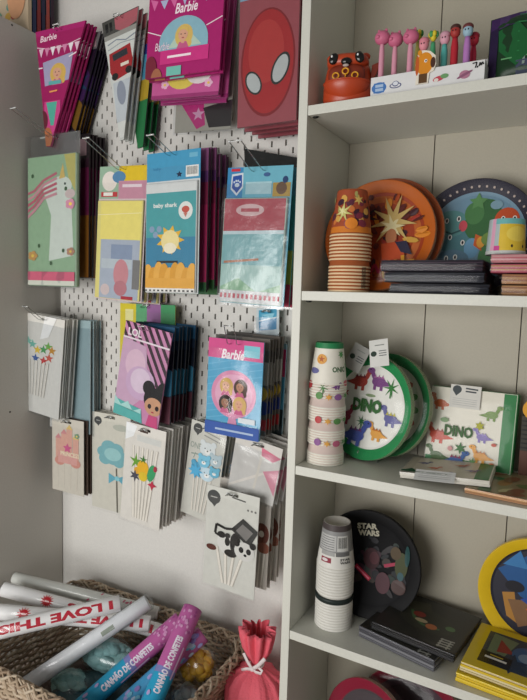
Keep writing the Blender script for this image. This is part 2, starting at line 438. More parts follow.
# 1 pink pennant banners
def a_penn(a, H):
    a.rect(0, .0, 1, .1, 'b02870'); a.text('Barbie', .27, .16, .12, 'f6d8e4', width=.34, shear=.2, bold=.02, rot=-.04)
    a.curve([(.0, .3), (.3, .38), (.6, .38), (1, .28)], .015, 'e8d0dc')
    for k in range(7): a.poly([(.08+.12*k, .35), (.18+.12*k, .35), (.13+.12*k, .52)], ('e9c7d8', 'd98ab2', 'f0e6ee')[k % 3])
    a.poly([(.17, .62), (.78, .52), (.7, 1.02), (.22, 1.08)], 'a8a4c4'); a.woman(.47, .84, .32, 'd8b25e')
    a.poly([(.3, 1.0), (.55, 1.0), (.55, 1.07), (.3, 1.07)], '62b0b0')
    a.line((.04, .72), (.17, .72), .025, 'f2e4ea'); a.line((.7, .6), (.96, .5), .025, 'f2e4ea')
    a.line((.32, 1.2), (.48, 1.19), .03, 'f0a060')
    a.rect(.22, 1.38, .55, 2.4, 'd04a8c'); a.poly([(.26, 1.4), (.48, 1.4), (.42, 1.85), (.36, 1.85)], '58b4a0')
    a.ell(.2, 1.75, .1, .2, '6c2a3a'); a.ell(.3, 2.1, .1, .22, 'b8704a'); a.ell(.2, 2.35, .08, .2, 'a0402a')
FR1 = frame((37, 33), (87, 22), (37, 148), .125, -2)
PB = (.27, .36)
p1 = pack('pennant_banner_pack', 'pink pennant banner pack with blonde woman picture, front of the top left hook', 'banner pack', 'pennant banner packs on the pegboard', FR1, 'a42262', a_penn, t=.005, bot=PB, film=False)
queue(p1, 3, .165, 'pink pennant banner pack tucked behind the front pink pennant', 'pennant banner packs on the pegboard')
def a_dark(a, H):
    a.rect(0, 0, 1, .3, '6c6a6c'); a.rect(.1, .08, .9, .26, 'a88a92'); a.ell(.5, .9, .3, .35, '3a2050'); a.star(.5, .9, .1, .28, 6, '204060'); a.ell(.5, 1.5, .15, .3, '7a5a20')
pd = pack('pennant_banner_pack', 'dark violet pennant banner pack behind the pink pennants', 'banner pack', 'pennant banner packs on the pegboard', (FR1[0], FR1[1]*.86, FR1[2]*1.02, FR1[3]), '1e1428', a_dark, t=.004, bot=(.2, .34), dy=.052, dx=.018, dz=-.008)
queue(pd, 4, .225, 'dark violet pennant banner pack in the rear of the top left hook', 'rear dark pennant banner packs')
hook(FR1, 'wire hook through the pink pennant packs at top left', up_=.01, fwd=.02)

# 2 red car pennants
def a_car(a, H):
    a.rect(0, 0, 1, .5, '4a4a46'); a.poly([(.35, .02), (1, .02), (1, .3), (.55, .42), (.35, .3)], 'b0606a'); a.rect(.08, .08, .16, .3, '202020'); a.rect(.2, .08, .27, .3, '202020')
    a.rect(0, .38, 1, .5, '9a9a94')
    a.rect(0, .5, 1, 3, 'd8dcd8'); a.curve([(.1, .62), (.35, .56), (.6, .66), (.9, .58)], .03, '8a94a0'); a.curve([(.1, .75), (.45, .68), (.9, .74)], .02, '9aa4ac')
    a.poly([(.12, .85), (.7, .78), (.75, 1.45), (.2, 1.55), (.1, 1.3)], 'a8242a'); a.poly([(.2, .9), (.6, .86), (.62, 1.02), (.22, 1.06)], '2a3038'); a.rect(.4, 1.18, .62, 1.26, 'e8e0d0'); a.ell(.22, 1.45, .09, .09, '1c1c1c'); a.ell(.6, 1.4, .09, .09, '1c1c1c')
    a.rect(.15, 1.6, .7, 2.6, 'c4ccd2'); a.ell(.35, 1.9, .12, .3, '9098a8')
FR2 = frame((103, 24), (139.5, 8), (103, 146), .13, 8)
p2 = pack('pennant_banner_pack', 'white pennant banner pack with a red car, right of the pink pennants', 'banner pack', 'pennant banner packs on the pegboard', FR2, 'c8ccc8', a_car, t=.004, bot=(.18, .28))
def a_col(a, H):
    a.rect(0, 0, 1, .3, '8c6a50'); a.rect(0, .3, 1, .55, 'a02c38'); a.rect(0, .55, 1, .8, '2c3c8c'); a.rect(0, .8, 1, 1.4, 'c8d8e0'); a.rect(.5, .8, 1, 1.4, '50a0c0'); a.rect(0, 1.4, 1, 1.9, 'b89c30'); a.rect(0, 1.9, 1, 3.6, '2a7a48')
pc = pack('pennant_banner_pack', 'colourful pennant banner pack with a green tip, behind the red car pennant', 'banner pack', 'pennant banner packs on the pegboard', FR2, '28242c', a_col, t=.004, bot=(.2, .34), dy=.045, dx=.02, dz=-.012)
queue(p2, 2, .165, 'white car pennant pack right behind the front car pennant', 'rear car pennant packs', jx=.001)
queue(pc, 2, .22, 'rearmost colourful pennant pack on the car pennant hook', 'rear colourful pennant packs')
hook(FR2, 'wire hook through the car pennant packs at the top', up_=.004, fwd=.02)

# 3 pink round packs
def a_b3(a, H):
    a.text('Barbie', .52, .38, .13, 'f4e6ee', width=.3, shear=.25, bold=.02)
    for k in range(7): a.poly([(.02+.14*k, .2+.05*math.sin(k)), (.13+.14*k, .2+.05*math.sin(k+1)), (.08+.14*k, .36)], ('d86aa4', 'b0b8d8')[k % 2])
    a.line((.0, .62), (.2, .7), .012, 'f0e0e8'); a.line((.8, .66), (1, .58), .012, 'f0e0e8')
    a.ell(.5, .82, .33, .33, '8cb8c8', q0=PI, q1=2*PI); a.rect(.17, .82, .83, .9, '8cb8c8'); a.poly([(.3, .88), (.5, .6), (.75, .88)], 'b8d0c0')
    a.woman(.5, .72, .24, 'd8b868'); a.text('Barbie', .22, .84, .1, 'f2d8e6', width=.2, shear=.2)
    a.rect(.2, .9, .85, 1.08, 'd03a86'); a.line((.3, .99), (.62, .99), .03, 'f8e8f0')
    for k in range(9): a.poly([(.11*k, 1.3), (.11*k+.055, 1.22), (.11*k+.11, 1.3), (.11*k+.11, 1.34), (.11*k+.055, 1.26), (.11*k, 1.34)], 'b02a74')
    a.rect(.3, 1.12, .5, 1.3, '78c0b4'); a.ell(.07, 1.15, .09, .2, '7a2a3c'); a.ell(.16, 1.28, .08, .16, 'a86a50')
FR3 = frame((152, -14), (227, -26), (148.5, 80), .09)
p3 = pack('hanging_decoration_pack', 'flat pink party pack with blonde portrait in an arch, top centre hook', 'decoration pack', None, FR3, 'ac266e', a_b3, t=.006, film=False)
queue(p3, 1, .105, 'second flat pink party pack showing only as an edge at the top centre hook', None)
def a_b3b(a, H):
    a.rect(0, 0, 1, 3, 'cc5c9c'); a.ell(.45, H-.3, .22, .18, 'e0d060'); a.ell(.7, H-.32, .18, .14, 'e8e4e4'); a.line((.3, H-.28), (.5, H-.28), .04, 'f4f0f4'); a.flower(.2, H-.2, .12, 'f0c0dc'); a.flower(.85, H-.18, .12, 'f0c0dc'); a.rect(0, H-.05, 1, H, 'a03474')
FR3b = frame((160, -10), (228, -14), (155, 100), .125)
p3b = pack('balloon_pack', 'pink film pack with a yellow oval, under the portrait pack', 'balloon pack', None, FR3b, 'c4589a', a_b3b, t=.004)
queue(p3b, 3, .17, 'pink film pack layered behind the yellow oval one', 'rear pink film packs', jx=.004, jz=.004, ja=1.5)
def a_b3c(a, H):
    a.poly([(.1, H-.5), (.5, H-.6), (.55, H-.1), (.4, H-.04)], 'c0307c'); a.poly([(.5, H-.4), (1, H-.5), (1, H-.05), (.62, H-.05)], '2a2426'); a.star(.42, H-.3, .05, .12, 5, 'd8a0c0')
FR3c = frame((182, -2), (239, -6), (179, 133), .175)
pack('balloon_pack', 'clear crinkled bag with a pink diamond and black corner, hanging lowest at top centre', 'balloon pack', None, FR3c, 'a8a498', a_b3c, t=.002, filmmat=FILM2)
hook(FR3, 'wire hook through the pink packs at the top centre', up_=.02, fwd=.03)

# 4 red mask
def a_mask(a, H):
    a.rect(0, 0, 1, .28, '8fb0c8'); a.rect(.1, .05, .9, .2, 'c0d4e0'); a.rect(0, .28, 1, H, 'a8525a')
    a.ell(.5, H*.56+.04, .46, .86, '8c2028', n=40); a.ell(.5, H*.56+.03, .43, .82, 'b5282c', n=40); a.ell(.47, H*.5, .3, .5, 'c23a38', n=30)
    a.ell(.27, H*.56+.33, .13, .21, '30302e', rot=-.45); a.ell(.27, H*.56+.33, .105, .175, 'c8ccca', rot=-.45); a.ell(.72, H*.56+.17, .14, .26, '30302e', rot=.35); a.ell(.72, H*.56+.17, .11, .22, 'c8ccca', rot=.35)
FR4 = frame((242, -14), (302, -28), (236, 129), .1, 0)
p4 = pack('mask_pack', 'plastic sleeve with an oval red mask with pale eye patches, top right of the pegboard', 'mask pack', None, FR4, 'a8525a', a_mask, t=.006, filmmat=FILM2)
hook(FR4, 'wire hook above the red mask pack', up_=.02, fwd=.03)
queue(p4, 3, .2, 'mask sleeve behind the front red mask, only its edge showing', 'rear mask packs', jx=.001, jz=.002)

# 5 unicorn table cover
def c_uni(a, H):
    a.rect(0, .1, 1, H, '9fc09c'); a.poly([(.7, .1), (1, .1), (1, 1.2), (.85, .9)], 'c8c070')
    a.poly([(.3, 1.0), (.62, .9), (.9, 1.3), (.95, 2.4), (.45, 2.5), (.5, 1.6)], 'dfe8dc'); a.ell(.72, 1.02, .2, .17, 'dfe8dc', rot=.5); a.ell(.88, 1.2, .1, .09, 'dcc8c4'); a.ell(.78, 1.0, .02, .025, '304038'); a.poly([(.66, .9), (.74, .6), (.78, .88)], 'e0c070')
    for k in range(5): a.curve([(.62, .78+.1*k), (.35, .9+.09*k), (.15, 1.1+.1*k), (.0, 1.15+.12*k)], .05, ('c87080', 'd89aa4', 'c86478')[k % 3])
    for k, (x, y) in enumerate(((.12, .8), (.25, 2.2), (.8, 1.1), (.75, 2.3), (.5, 2.55))): a.ell(x, y, .025, .04, '4a6a4a')
    a.flower(.12, H-.62, .2, 'd0a060'); a.flower(.9, H-.7, .16, 'c09078'); a.flower(.9, 1.4, .2, 'd090a8')
    a.rect(0, H-.3, 1, H-.12, 'c8647c'); a.rect(0, H-.12, 1, H, 'ccd0c4')
FR5 = frame((31, 138), (80, 138), (35, 286), .13)
def h_clear(a, H): a.rect(.2, .02, .44, .05, 'b8bcb6')
p5 = pack('table_cover_pack', 'pale green folded table cover with a pink-maned unicorn, beside the left bookcase', 'table cover', None, FR5, film_mat('frosted_film', .38, .3, 26, 'f0f2f0', .6), h_clear, packet=(.0, .42, .0, FR5[3]-.01, .012, 'a8c0a4', c_uni), filmtop=.002, filmmat=FILM2)
def a_mys(a, H):
    a.rect(0, 0, 1, .5, '282024'); a.rect(.5, .1, .95, .45, 'b09098'); a.rect(0, .5, 1, 1.6, '3a2030'); a.rect(.6, .7, 1, 1.7, '6a2048'); a.rect(0, 1.7, 1, H, '8a5a20'); a.rect(0, 2.2, .7, H, '4a2c1c')
p5b = pack('table_cover_pack', 'dark maroon and ochre folded table cover behind the unicorn one', 'table cover', None, (FR5[0], FR5[1], FR5[2]*.93, FR5[3]), '2c2226', a_mys, t=.006, dy=.035, dz=.0, dx=.004)
queue(p5b, 4, .22, 'dark folded table cover at the rear of the unicorn hook', 'rear dark table covers')
hook(FR5, 'wire hook with a long raised tip holding the unicorn table cover', tip=(13, 108))

# 6 yellow pack
def h_yel(a, H):
    a.rect(0, 0, 1, .05, 'd8b830'); a.rect(.4, .03, 1, .3, 'e0c030'); a.rect(0, 0, .42, .66, '9ab8a0'); a.ell(.22, .3, .16, .2, 'e8e0d8'); a.ell(.42, .22, .14, .12, '5888b0'); a.rect(.42, .3, 1, .66, 'c890a4')
    a.line((.5, .4), (.9, .4), .06, 'e8d8e0'); a.rect(.05, .52, .4, .62, 'c03a40'); a.rect(.1, .53, .3, .6, 'f0f0e8')
def c_yel(a, H):
    a.rect(0, .6, 1, H, 'e0d684'); a.rect(.1, .72, .95, 1.5, 'ecdf7c'); a.rect(.12, 1.5, .95, H, 'a9b4c4'); a.rect(.35, 1.6, .8, 1.9, '8a9ab4'); a.rect(.15, 1.9, .8, 2.1, 'b9c4cc')
    a.ell(.58, 2.2, .16, .3, 'c88a92'); a.ell(.58, 2.5, .14, .16, 'b87a84'); a.rect(.82, 1.9, .98, 2.5, '7a7a7a'); a.ell(.25, 2.55, .1, .12, 'd0c0c0'); a.rect(.6, H-.1, .85, H-.03, 'b03040'); a.line((.0, 1.0), (1, .95), .01, 'f6f0c8')
FR6 = frame((100.5, 167), (148, 168), (97, 298), .12)
H6 = FR6[3]
p6 = pack('party_bag_pack', 'yellow and blue-grey pack with a yellow header, right of the unicorn cover', 'party pack', None, FR6, 'd8c8cc', h_yel, packet=(.02, .7, .02, H6-.02, .006, 'dcd28c', c_yel), filmtop=.045)
queue(p6, 4, .22, 'party pack behind the yellow-headed one, its edge showing below', 'rear yellow-headed packs', jz=.006)
hook(FR6, 'wire hook with bright white tip above the yellow pack', tip=(86, 138))

# 7 baby shark
def h_sh(a, H):
    a.rect(0, 0, 1, .52, '4a9cc4'); a.star(.62, .42, .03, .06, 5, '182848'); a.barcode(.74, .28, .97, .48); a.rect(.8, .06, .95, .14, '70b4d0'); a.text('baby', .2, .3, .07, '2878a8'); a.rect(0, .52, 1, 3, 'd8dcdc')
def c_sh(a, H):
    a.rect(0, .6, 1, H, 'd8dcdc'); a.rect(.03, .74, .97, H, '4fa3a8'); a.rect(.03, 1.55, .97, H, '3f86a8'); a.text('baby shark', .4, .98, .1, 'e8ece8', width=.45, bold=.03); a.ell(.78, 1.08, .13, .16, 'e4e8e4'); a.ell(.78, 1.06, .07, .06, 'c85a4c'); a.poly([(.74, 1.12), (.82, 1.12), (.78, 1.2)], 'c87a6c')
    for k in range(3): a.ell(.15+.07*k, 1.4+.1*(k % 2), .05, .06, '8aa4c0')
    a.star(.5, 1.6, .16, .27, 9, 'e8b83c', rot=.2); a.ell(.5, 1.62, .17, .2, 'f0e0a0'); a.ell(.5, 1.75, .12, .1, 'f2ead0'); a.rect(.25, 1.98, .65, 2.02, '303030')
    for k in range(9): a.ell(.08+.105*k, 2.3+.06*math.sin(k*2), .1, .26, ('e8b050', 'dca03c')[k % 2]); 
    a.rect(.03, 2.3, .97, H-.1, 'e4aa48'); a.rect(0, H-.09, 1, H, 'e8e8e4')
    for k in range(12): a.rect(.03+.08*k, H-.06, .07+.08*k, H-.03, '404040')
FR7 = frame((147.5, 154.5), (201, 151), (147, 292.5), .105, 0)
H7 = FR7[3]
p7 = pack('party_bag_pack', 'turquoise pack with a yellow star splash reading baby shark, centre of the pegboard', 'party pack', None, FR7, '4a9cc4', h_sh, packet=(.02, .56, .02, H7-.01, .007, 'd4d8d8', c_sh), filmtop=.04)
def a_shb(a, H): a.rect(0, 0, 1, .6, '6a3c78'); a.rect(.5, 0, 1, .4, '9a5c8c'); a.rect(0, .6, 1, 1.2, '8c2c50'); a.rect(0, 1.2, 1, 2.0, '2c6c74'); a.rect(0, 2.0, 1, H, '3c6c40'); a.rect(.8, 1, 1, 2.4, 'b03060')
p7b = pack('party_bag_pack', 'purple and green party pack behind the turquoise one', 'party pack', None, FR7, '40303c', a_shb, t=.005, dy=.03, dz=.006, dx=.005)
queue(p7b, 6, .225, 'purple-edged party pack at the rear of the turquoise pack hook', 'rear purple-edged packs', jz=.008, jx=.004)
hook(FR7, 'wire hook with a white tip above the turquoise pack', tip=(150, 135))

# 8 paw pack
def h_paw(a, H):
    a.rect(0, 0, 1, .46, '3a86b8'); a.rect(.25, .0, 1, .46, '6cb0c4'); a.poly([(.07, .1), (.25, .08), (.26, .3), (.16, .42), (.06, .32)], 'd0d8e0'); a.poly([(.09, .13), (.23, .11), (.24, .28), (.16, .38), (.08, .3)], '2850a0'); a.paw(.16, .24, .13, 'c8d4e0')
    a.rect(.06, .02, .2, .06, 'c83040'); a.rect(.3, .22, .7, .4, 'a8ccd4'); a.rect(.72, .24, .98, .44, 'b89440'); a.ell(.85, .32, .08, .09, '6a4a30'); a.ell(.9, .2, .04, .05, '28406c'); a.ell(.62, .12, .05, .03, '406090')
def c_paw(a, H):
    a.rect(0, .4, 1, H, 'b8ccc0'); a.rect(0, .4, 1, .98, 'b44a56'); a.ell(.42, .64, .22, .09, 'd8b4b4'); a.line((.28, .64), (.56, .64), .05, 'b44a56'); a.rect(0, .98, 1, 1.45, '7fb4b8'); a.line((0, .98), (1, .95), .05, 'c8dce0'); a.rect(0, 1.45, 1, 1.9, 'a9ccc4')
    a.line((.05, 1.42), (.6, 1.36), .035, 'b87858'); a.poly([(0, 1.8), (.3, 1.65), (.6, 1.85), (1, 1.7), (1, 2.1), (0, 2.1)], '8cba94')
    for k in range(6): a.ell(.1+.16*k, 2.0, .05, .14, ('5c9c5c', '88b070')[k % 2])
    a.rect(0, H-.2, 1, H, 'd4d4d4')
    for k in range(14): a.rect(.02+.07*k, H-.15, .06+.07*k, H-.08, 'c04858')
FR8 = frame((228.5, 168), (294, 162), (223, 302), .1, -2.5)
H8 = FR8[3]
p8 = pack('party_bag_pack', 'shiny red and mint pack with a blue paw badge header, right side of the pegboard', 'party pack', None, FR8, '6cb0c4', h_paw, packet=(.0, .46, .03, H8-.01, .008, 'b8ccc0', c_paw), filmmat=FILM2, filmtop=.04)
def a_p8b(a, H): a.rect(0, 0, 1, .4, '4c8ca0'); a.rect(0, .4, 1, 1.2, '3a8c8c'); a.rect(0, 1.2, 1, 1.7, '98a848'); a.rect(0, 1.7, 1, H, 'b83a58')
p8b = pack('party_bag_pack', 'teal and crimson edged pack just behind the paw badge pack', 'party pack', None, FR8, '3a8c8c', a_p8b, t=.005, dy=.03, dx=.0)
queue(p8b, 3, .2, 'teal and crimson pack at the rear of the paw badge hook', 'rear teal and crimson packs', jx=.001)
mb = MB(); q1, q2, q3 = at(241, 147, .19), at(297, 154, .17), at(250, 170, .2)
mb.prism([(q1.x, q1.z), (q2.x-.012, q2.z), (q2.x-.012, q2.z-.09), (q1.x+.01, q3.z-.09)], .205, .212, mat('1c1e1e', .25, 0, .3, 60, 'plastic')); tag(mb.build('balloon_pack'), 'flat black plastic pack sticking up behind the paw badge header', 'balloon pack')
hook(FR8, 'wide wire loop hook sticking up over the paw badge pack', tip=(235, 141), sp=.0145)

# 9 white cake topper packs, left
def sticks(a, u, v0, v1, n, sp, fan, w=.035, c='e6e2d8'):
    for k in range(n):
        d = (k-(n-1)/2); a.line((u+d*sp, v0), (u+d*sp*fan-.02, v1), w*1.5, 'b8b2a8'); a.line((u+d*sp-.004, v0), (u+d*sp*fan-.024, v1), w, c)
def fruit(a, u, v, s):
    a.star(u-.22*s, v-.1*s, .06*s, .2*s, 5, '6aa038', sq=1.2); a.ell(u-.14*s, v+.14*s, .12*s, .1*s, 'e0a838'); a.star(u-.22*s, v+.3*s, .07*s, .17*s, 6, '4a4a58'); a.ell(u, v+.04*s, .17*s, .22*s, 'e8b428'); a.star(u, v-.2*s, .04*s, .13*s, 5, '3c7830'); a.ell(u+.02*s, v+.26*s, .13*s, .13*s, 'dcc030')
    a.ell(u+.26*s, v+.1*s, .11*s, .24*s, '3aa068', rot=.2); a.star(u+.3*s, v+.42*s, .06*s, .14*s, 4, 'c0304c'); a.ell(u+.36*s, v-.04*s, .05*s, .08*s, 'b03048')
def a_t9(a, H):
    for (x, y, c) in ((.08, .7, '8cc8b8'), (.2, .76, '70b8a8'), (.34, .88, 'e0c040'), (.5, .84, '50a060'), (.62, .74, '70b050'), (.72, .82, 'c89030'), (.3, 1.1, '3a60a0'), (.52, 1.12, 'c83c40'), (.66, 1.02, 'd06050')): a.star(x, y, .05, .12, 5, c)
    sticks(a, .4, 1.15, 2.05, 6, .1, .75); a.poly([(.5, .0), (.8, .0), (.62, .5), (.4, .6)], 'f6f6f4')
FR9 = frame((27.5, 312.5), (65.5, 313.5), (19.5, 407), .125)
p9 = pack('cake_topper_pack', 'white cake topper pack with tiny coloured flags, front of the left stack', 'cake topper', 'white topper packs beside the left bookcase', FR9, 'dfddd6', a_t9, t=.0015, filmmat=FILM2)
queue(p9, 6, .172, 'white cake topper pack stacked behind the flagged front one', 'white topper packs beside the left bookcase', jx=.003, jz=.002)
def a_t9b(a, H): a.rect(.6, 0, 1, H, '9cb4b8'); a.rect(.1, H-.4, .55, H-.1, 'e4eaea'); a.star(.35, H-.45, .04, .1, 5, 'c8d0d8')
FR9b = frame((50, 318), (91, 318), (49, 426), .185)
p9b = pack('cake_topper_pack', 'clear and pale teal topper bag hanging lower behind the left white stack', 'cake topper', None, FR9b, 'd0cec8', a_t9b, t=.0015, filmmat=FILM2)
queue(p9b, 4, .226, 'clear topper bag at the rear of the left white stack', 'rear clear topper bags', jx=.003)
hook(FR9, 'wire hook with a short tip holding the left white topper packs', tip=(25, 306.5))

# 10 LOL balloon pack
def a_lol(a, H):
    a.rect(0, 0, 1, H, 'c888b0')
    for k in range(-4, 14): a.poly([(.12*k*1.3, .0), (.12*k*1.3+.075, .0), (.12*k*1.3+.075+.75, 1.25), (.12*k*1.3+.75, 1.25)], '3a2a34')
    a.poly([(0, .33), (.52, .4), (.7, 1.3), (.2, 1.9), (0, 1.8)], 'c8a4c0'); a.rect(0, .3, 1, .335, 'e8dce4')
    a.text('LOL', .24, .19, .15, 'e8e0e4', width=.3, bold=.03); a.ell(.34, .8, .22, .3, 'd8b8cc'); a.ell(.5, 1.15, .32, .34, 'c8a8c8'); a.ell(.5, 1.1, .22, .25, 'd8c4d8')
    a.poly([(0, 1.6), (.6, 1.66), (.7, 2.1), (0, 2.1)], '58b0ac'); a.poly([(.0, 1.55), (.15, 1.7), (.3, 1.58), (.42, 1.75), (.6, 1.64), (.6, 1.75), (0, 1.72)], 'a8d8d4')
    a.ell(.7, 1.18, .13, .15, '18161a'); a.ell(1.0, 1.14, .12, .15, '18161a'); a.ell(.86, 1.38, .24, .24, '18161a'); a.ell(.85, 1.52, .19, .18, 'c89878'); a.ell(.77, 1.53, .04, .05, '2a1c20'); a.ell(.93, 1.53, .04, .05, '2a1c20'); a.ell(.85, 1.63, .03, .015, 'a83048'); a.poly([(.78, 1.7), (.96, 1.7), (1, 1.95), (.74, 1.95)], 'c84a80')
FR10 = frame((127, 320), (174, 324), (108, 409), .09, -10)
p10 = pack('balloon_pack', 'pink and black striped balloon pack reading LOL, hanging tilted', 'balloon pack', None, FR10, 'c888b0', a_lol, t=.003, over=.002)
def a_dk(a, H): a.rect(0, 0, 1, H, '24344c'); a.rect(.3, .0, 1, .3, '2c5c80'); a.rect(.6, .5, 1, 1.4, '182030'); a.rect(.4, 1.5, 1, H, '5c3440'); a.ell(.9, 1.2, .2, .3, '3c80a0')
p10b = pack('balloon_pack', 'dark blue balloon pack behind the striped one', 'balloon pack', None, frame((132, 322), (176, 325), (126, 414), .12, -3), '1c2430', a_dk, t=.004)
queue(p10b, 6, .225, 'dark balloon pack at the rear of the striped pack hook', 'rear dark balloon packs', jx=.004, jz=.003)
hook(FR10, 'wire hook through the tilted striped balloon pack', up_=.012, fwd=.03)
def a_yg(a, H): a.rect(0, 0, .3, H, 'd8c838'); a.rect(.3, 0, .5, H, '60a878'); a.rect(.5, 0, .75, H, '9c6ca0'); a.rect(.75, 0, 1, H, '4c9c68'); a.rect(.1, .1, .25, .3, 'e8e4a0')
FRY = frame((121, 303), (176, 307), (121, 372), .2)
pack('banner_pack', 'thin yellow, green and purple pack peeking out above the striped balloon pack', 'banner pack', None, FRY, 'b0a850', a_yg, t=.003); hook(FRY, 'wire hook behind the yellow and green pack', up_=.008, fwd=.01)

# 11 Barbie balloon pack
def a_bb(a, H):
    a.rect(0, 0, 1, H, '4ea4cc')
    for k in range(22): a.line((0, .35+.12*k), (1, .1+.12*k), .02, '62b2d6')
    a.rect(0, 0, 1, .34, 'd2508c'); a.text('Barbie', .46, .26, .17, 'f2e8ee', width=.42, shear=.25, bold=.03); a.rect(.66, .08, .94, .28, '7cc4d4')
    a.ell(.5, .95, .41, .42, 'd88cb0', n=32); a.ell(.5, .95, .34, .35, 'e0a8c4', n=32); a.poly([(.44, 1.34), (.56, 1.34), (.6, 1.55), (.4, 1.55)], 'd08cb0')
    a.woman(.36, .8, .25, 'cfa858'); a.woman(.62, .8, .25, '4a3024', 'b88468'); a.woman(.36, 1.1, .25, '2c1c18', '9a6848'); a.woman(.62, 1.1, .25, 'd4b070')
    a.rect(0, H-.22, 1, H, '3a5ca8'); a.rect(.62, H-.36, .92, H-.27, 'dce4ea'); a.line((.2, H-.1), (.9, H-.1), .035, 'a8bcd8')
FR11 = frame((210, 337), (265, 341.5), (202.5, 430), .1, -1.5)
p11 = pack('balloon_pack', 'blue balloon pack with a pink Barbie header and four portraits in a circle', 'balloon pack', None, FR11, '4ea4cc', a_bb, t=.003, over=.002)
def a_11b(a, H): a.rect(0, 0, 1, H, '605c58'); a.rect(.5, .4, 1, .8, 'a8a49c'); a.ell(.9, .95, .1, .12, 'c8a840'); a.ell(.93, 1.2, .12, .12, '2c3c80'); a.rect(.6, 1.4, 1, H-.1, 'b03034'); a.rect(.5, 0, 1, .2, '787068')
p11b = pack('balloon_pack', 'grey-brown balloon pack behind the four portraits pack', 'balloon pack', None, FR11, '4c4844', a_11b, t=.004, dy=.03, dz=.006)
queue(p11b, 4, .195, 'grey balloon pack at the rear of the portraits hook', 'rear grey balloon packs', jx=.003, jz=.005)
def a_11c(a, H): a.rect(0, 0, 1, H, '7ca0b0'); a.rect(.7, .1, 1, .6, 'c03468'); a.rect(.7, .6, 1, 1.2, '4c9cc0'); a.rect(.7, 1.2, 1, H, '2c3c40')
pack('balloon_pack', 'rearmost pack with a magenta and blue edge on the portraits hook', 'balloon pack', None, FR11, '7ca0b0', a_11c, t=.004, dy=.117, dz=-.01, dx=.0)
hook(FR11, 'wire loop hook above the four portraits balloon pack', tip=(228, 326), sp=.013)
def a_bl(a, H): a.poly([(.1, .1), (.9, .0), (.9, .35), (.1, .55)], '48a4c8'); a.poly([(.1, .6), (.9, .4), (.9, .9), (.12, 1.0)], '2c88b8'); a.poly([(.2, .3), (.8, .2), (.7, .45)], '90d0e4')
FRb = frame((257, 308), (279.5, 310), (257, 350), .21)
pack('balloon_pack', 'small clear pack with bright blue foil, behind the top of the portraits pack', 'balloon pack', None, FRb, 'd0dce0', a_bl, t=.002, filmmat=FILM2); hook(FRb, 'wire hook behind the small blue foil pack', up_=.004, fwd=.01)

# 12 castle toppers
def brandtag(a, u, v, s=.1): a.ell(u, v, s, s, '4a4c4c'); a.poly([(u-.3*s, v+.9*s), (u+.5*s, v+.8*s), (u+.1*s, v+1.4*s)], '4a4c4c'); a.line((u-.5*s, v), (u+.5*s, v), .12*s, 'c8c8c4')
def a_castle(a, H):
    sticks(a, .5, 1.1, H-.1, 4, .22, .9, .02, 'd0cabc')
    for (x, h) in ((.2, .25), (.38, .4), (.55, .55), (.75, .3)):
        a.rect(x-.08, 1.0-h-.15, x+.1, 1.15, 'd4a496'); a.poly([(x-.1, .85-h), (x+.12, .85-h), (x+.01, .68-h+.03)], ('cc8c90', 'd8bc78')[x > .5])
    a.ell(.25, 1.25, .16, .13, 'cc9084'); a.ell(.75, 1.25, .16, .13, 'cc9084'); a.rect(.2, 1.0, .8, 1.3, 'd4a09a'); a.star(.5, .85, .07, .15, 5, 'c85c8c')
    a.text('PRINCESS', .58, 1.02, .13, 'e8dcc0', width=.6, bold=.03); a.flower(.8, .45, .15, '7c9c80')
FR12 = frame((52.5, 416), (84, 421), (51.5, 484.5), .165, 0)
FR12 = (FR12[0], FR12[1], FR12[2]*1.05, FR12[3])
p12 = pack('cake_topper_pack', 'topper pack with a pink castle reading PRINCESS, lowest at the far left', 'cake topper', None, FR12, 'cdc8bc', a_castle, t=.0015)
p12b = pack('cake_topper_pack', 'dark brown edged topper pack behind the castle pack', 'cake topper', None, FR12, '5c4c44', None, t=.003, dy=.015, dx=.002)
queue(p12b, 4, .23, 'brown edged topper pack at the rear of the castle hook', 'rear brown edged topper packs', jx=.002)
hook(FR12, 'wire hook hidden behind the castle topper packs', up_=.006, fwd=.012)

# 13 cloud
def a_cloud(a, H):
    brandtag(a, .16, .2, .1); a.ell(.75, .3, .2, .08, 'b8bcb0')
    for (x, y, r) in ((.3, .95, .16), (.45, .82, .2), (.65, .85, .18), (.8, 1.0, .14), (.55, 1.05, .22), (.35, 1.12, .16), (.7, 1.16, .14)): a.ell(x, y, r, r*.85, '7cb4bc')
    a.ell(.55, .98, .22, .16, '9cccce'); a.line((.65, 1.3), (.68, 2.45), .035, '6c6a60'); a.poly([(.45, 1.45), (.66, 1.55), (.45, 1.72)], '68b0c4'); a.poly([(.9, 1.42), (.66, 1.55), (.92, 1.75)], '68b0c4'); a.ell(.67, 1.55, .06, .06, '8cccd8')
FR13 = frame((92.5, 411), (131, 419), (91.5, 505), .195, 0)
p13 = pack('cake_topper_pack', 'topper pack with a pale blue cloud and bow on one stick', 'cake topper', None, FR13, 'd4d2c6', a_cloud, t=.0015)
queue(p13, 2, .228, 'topper pack behind the pale blue cloud one', 'rear cloud topper packs', jx=.001, jz=.001)
hook(FR13, 'wire hook through the pale blue cloud topper pack', up_=.004, fwd=.01)

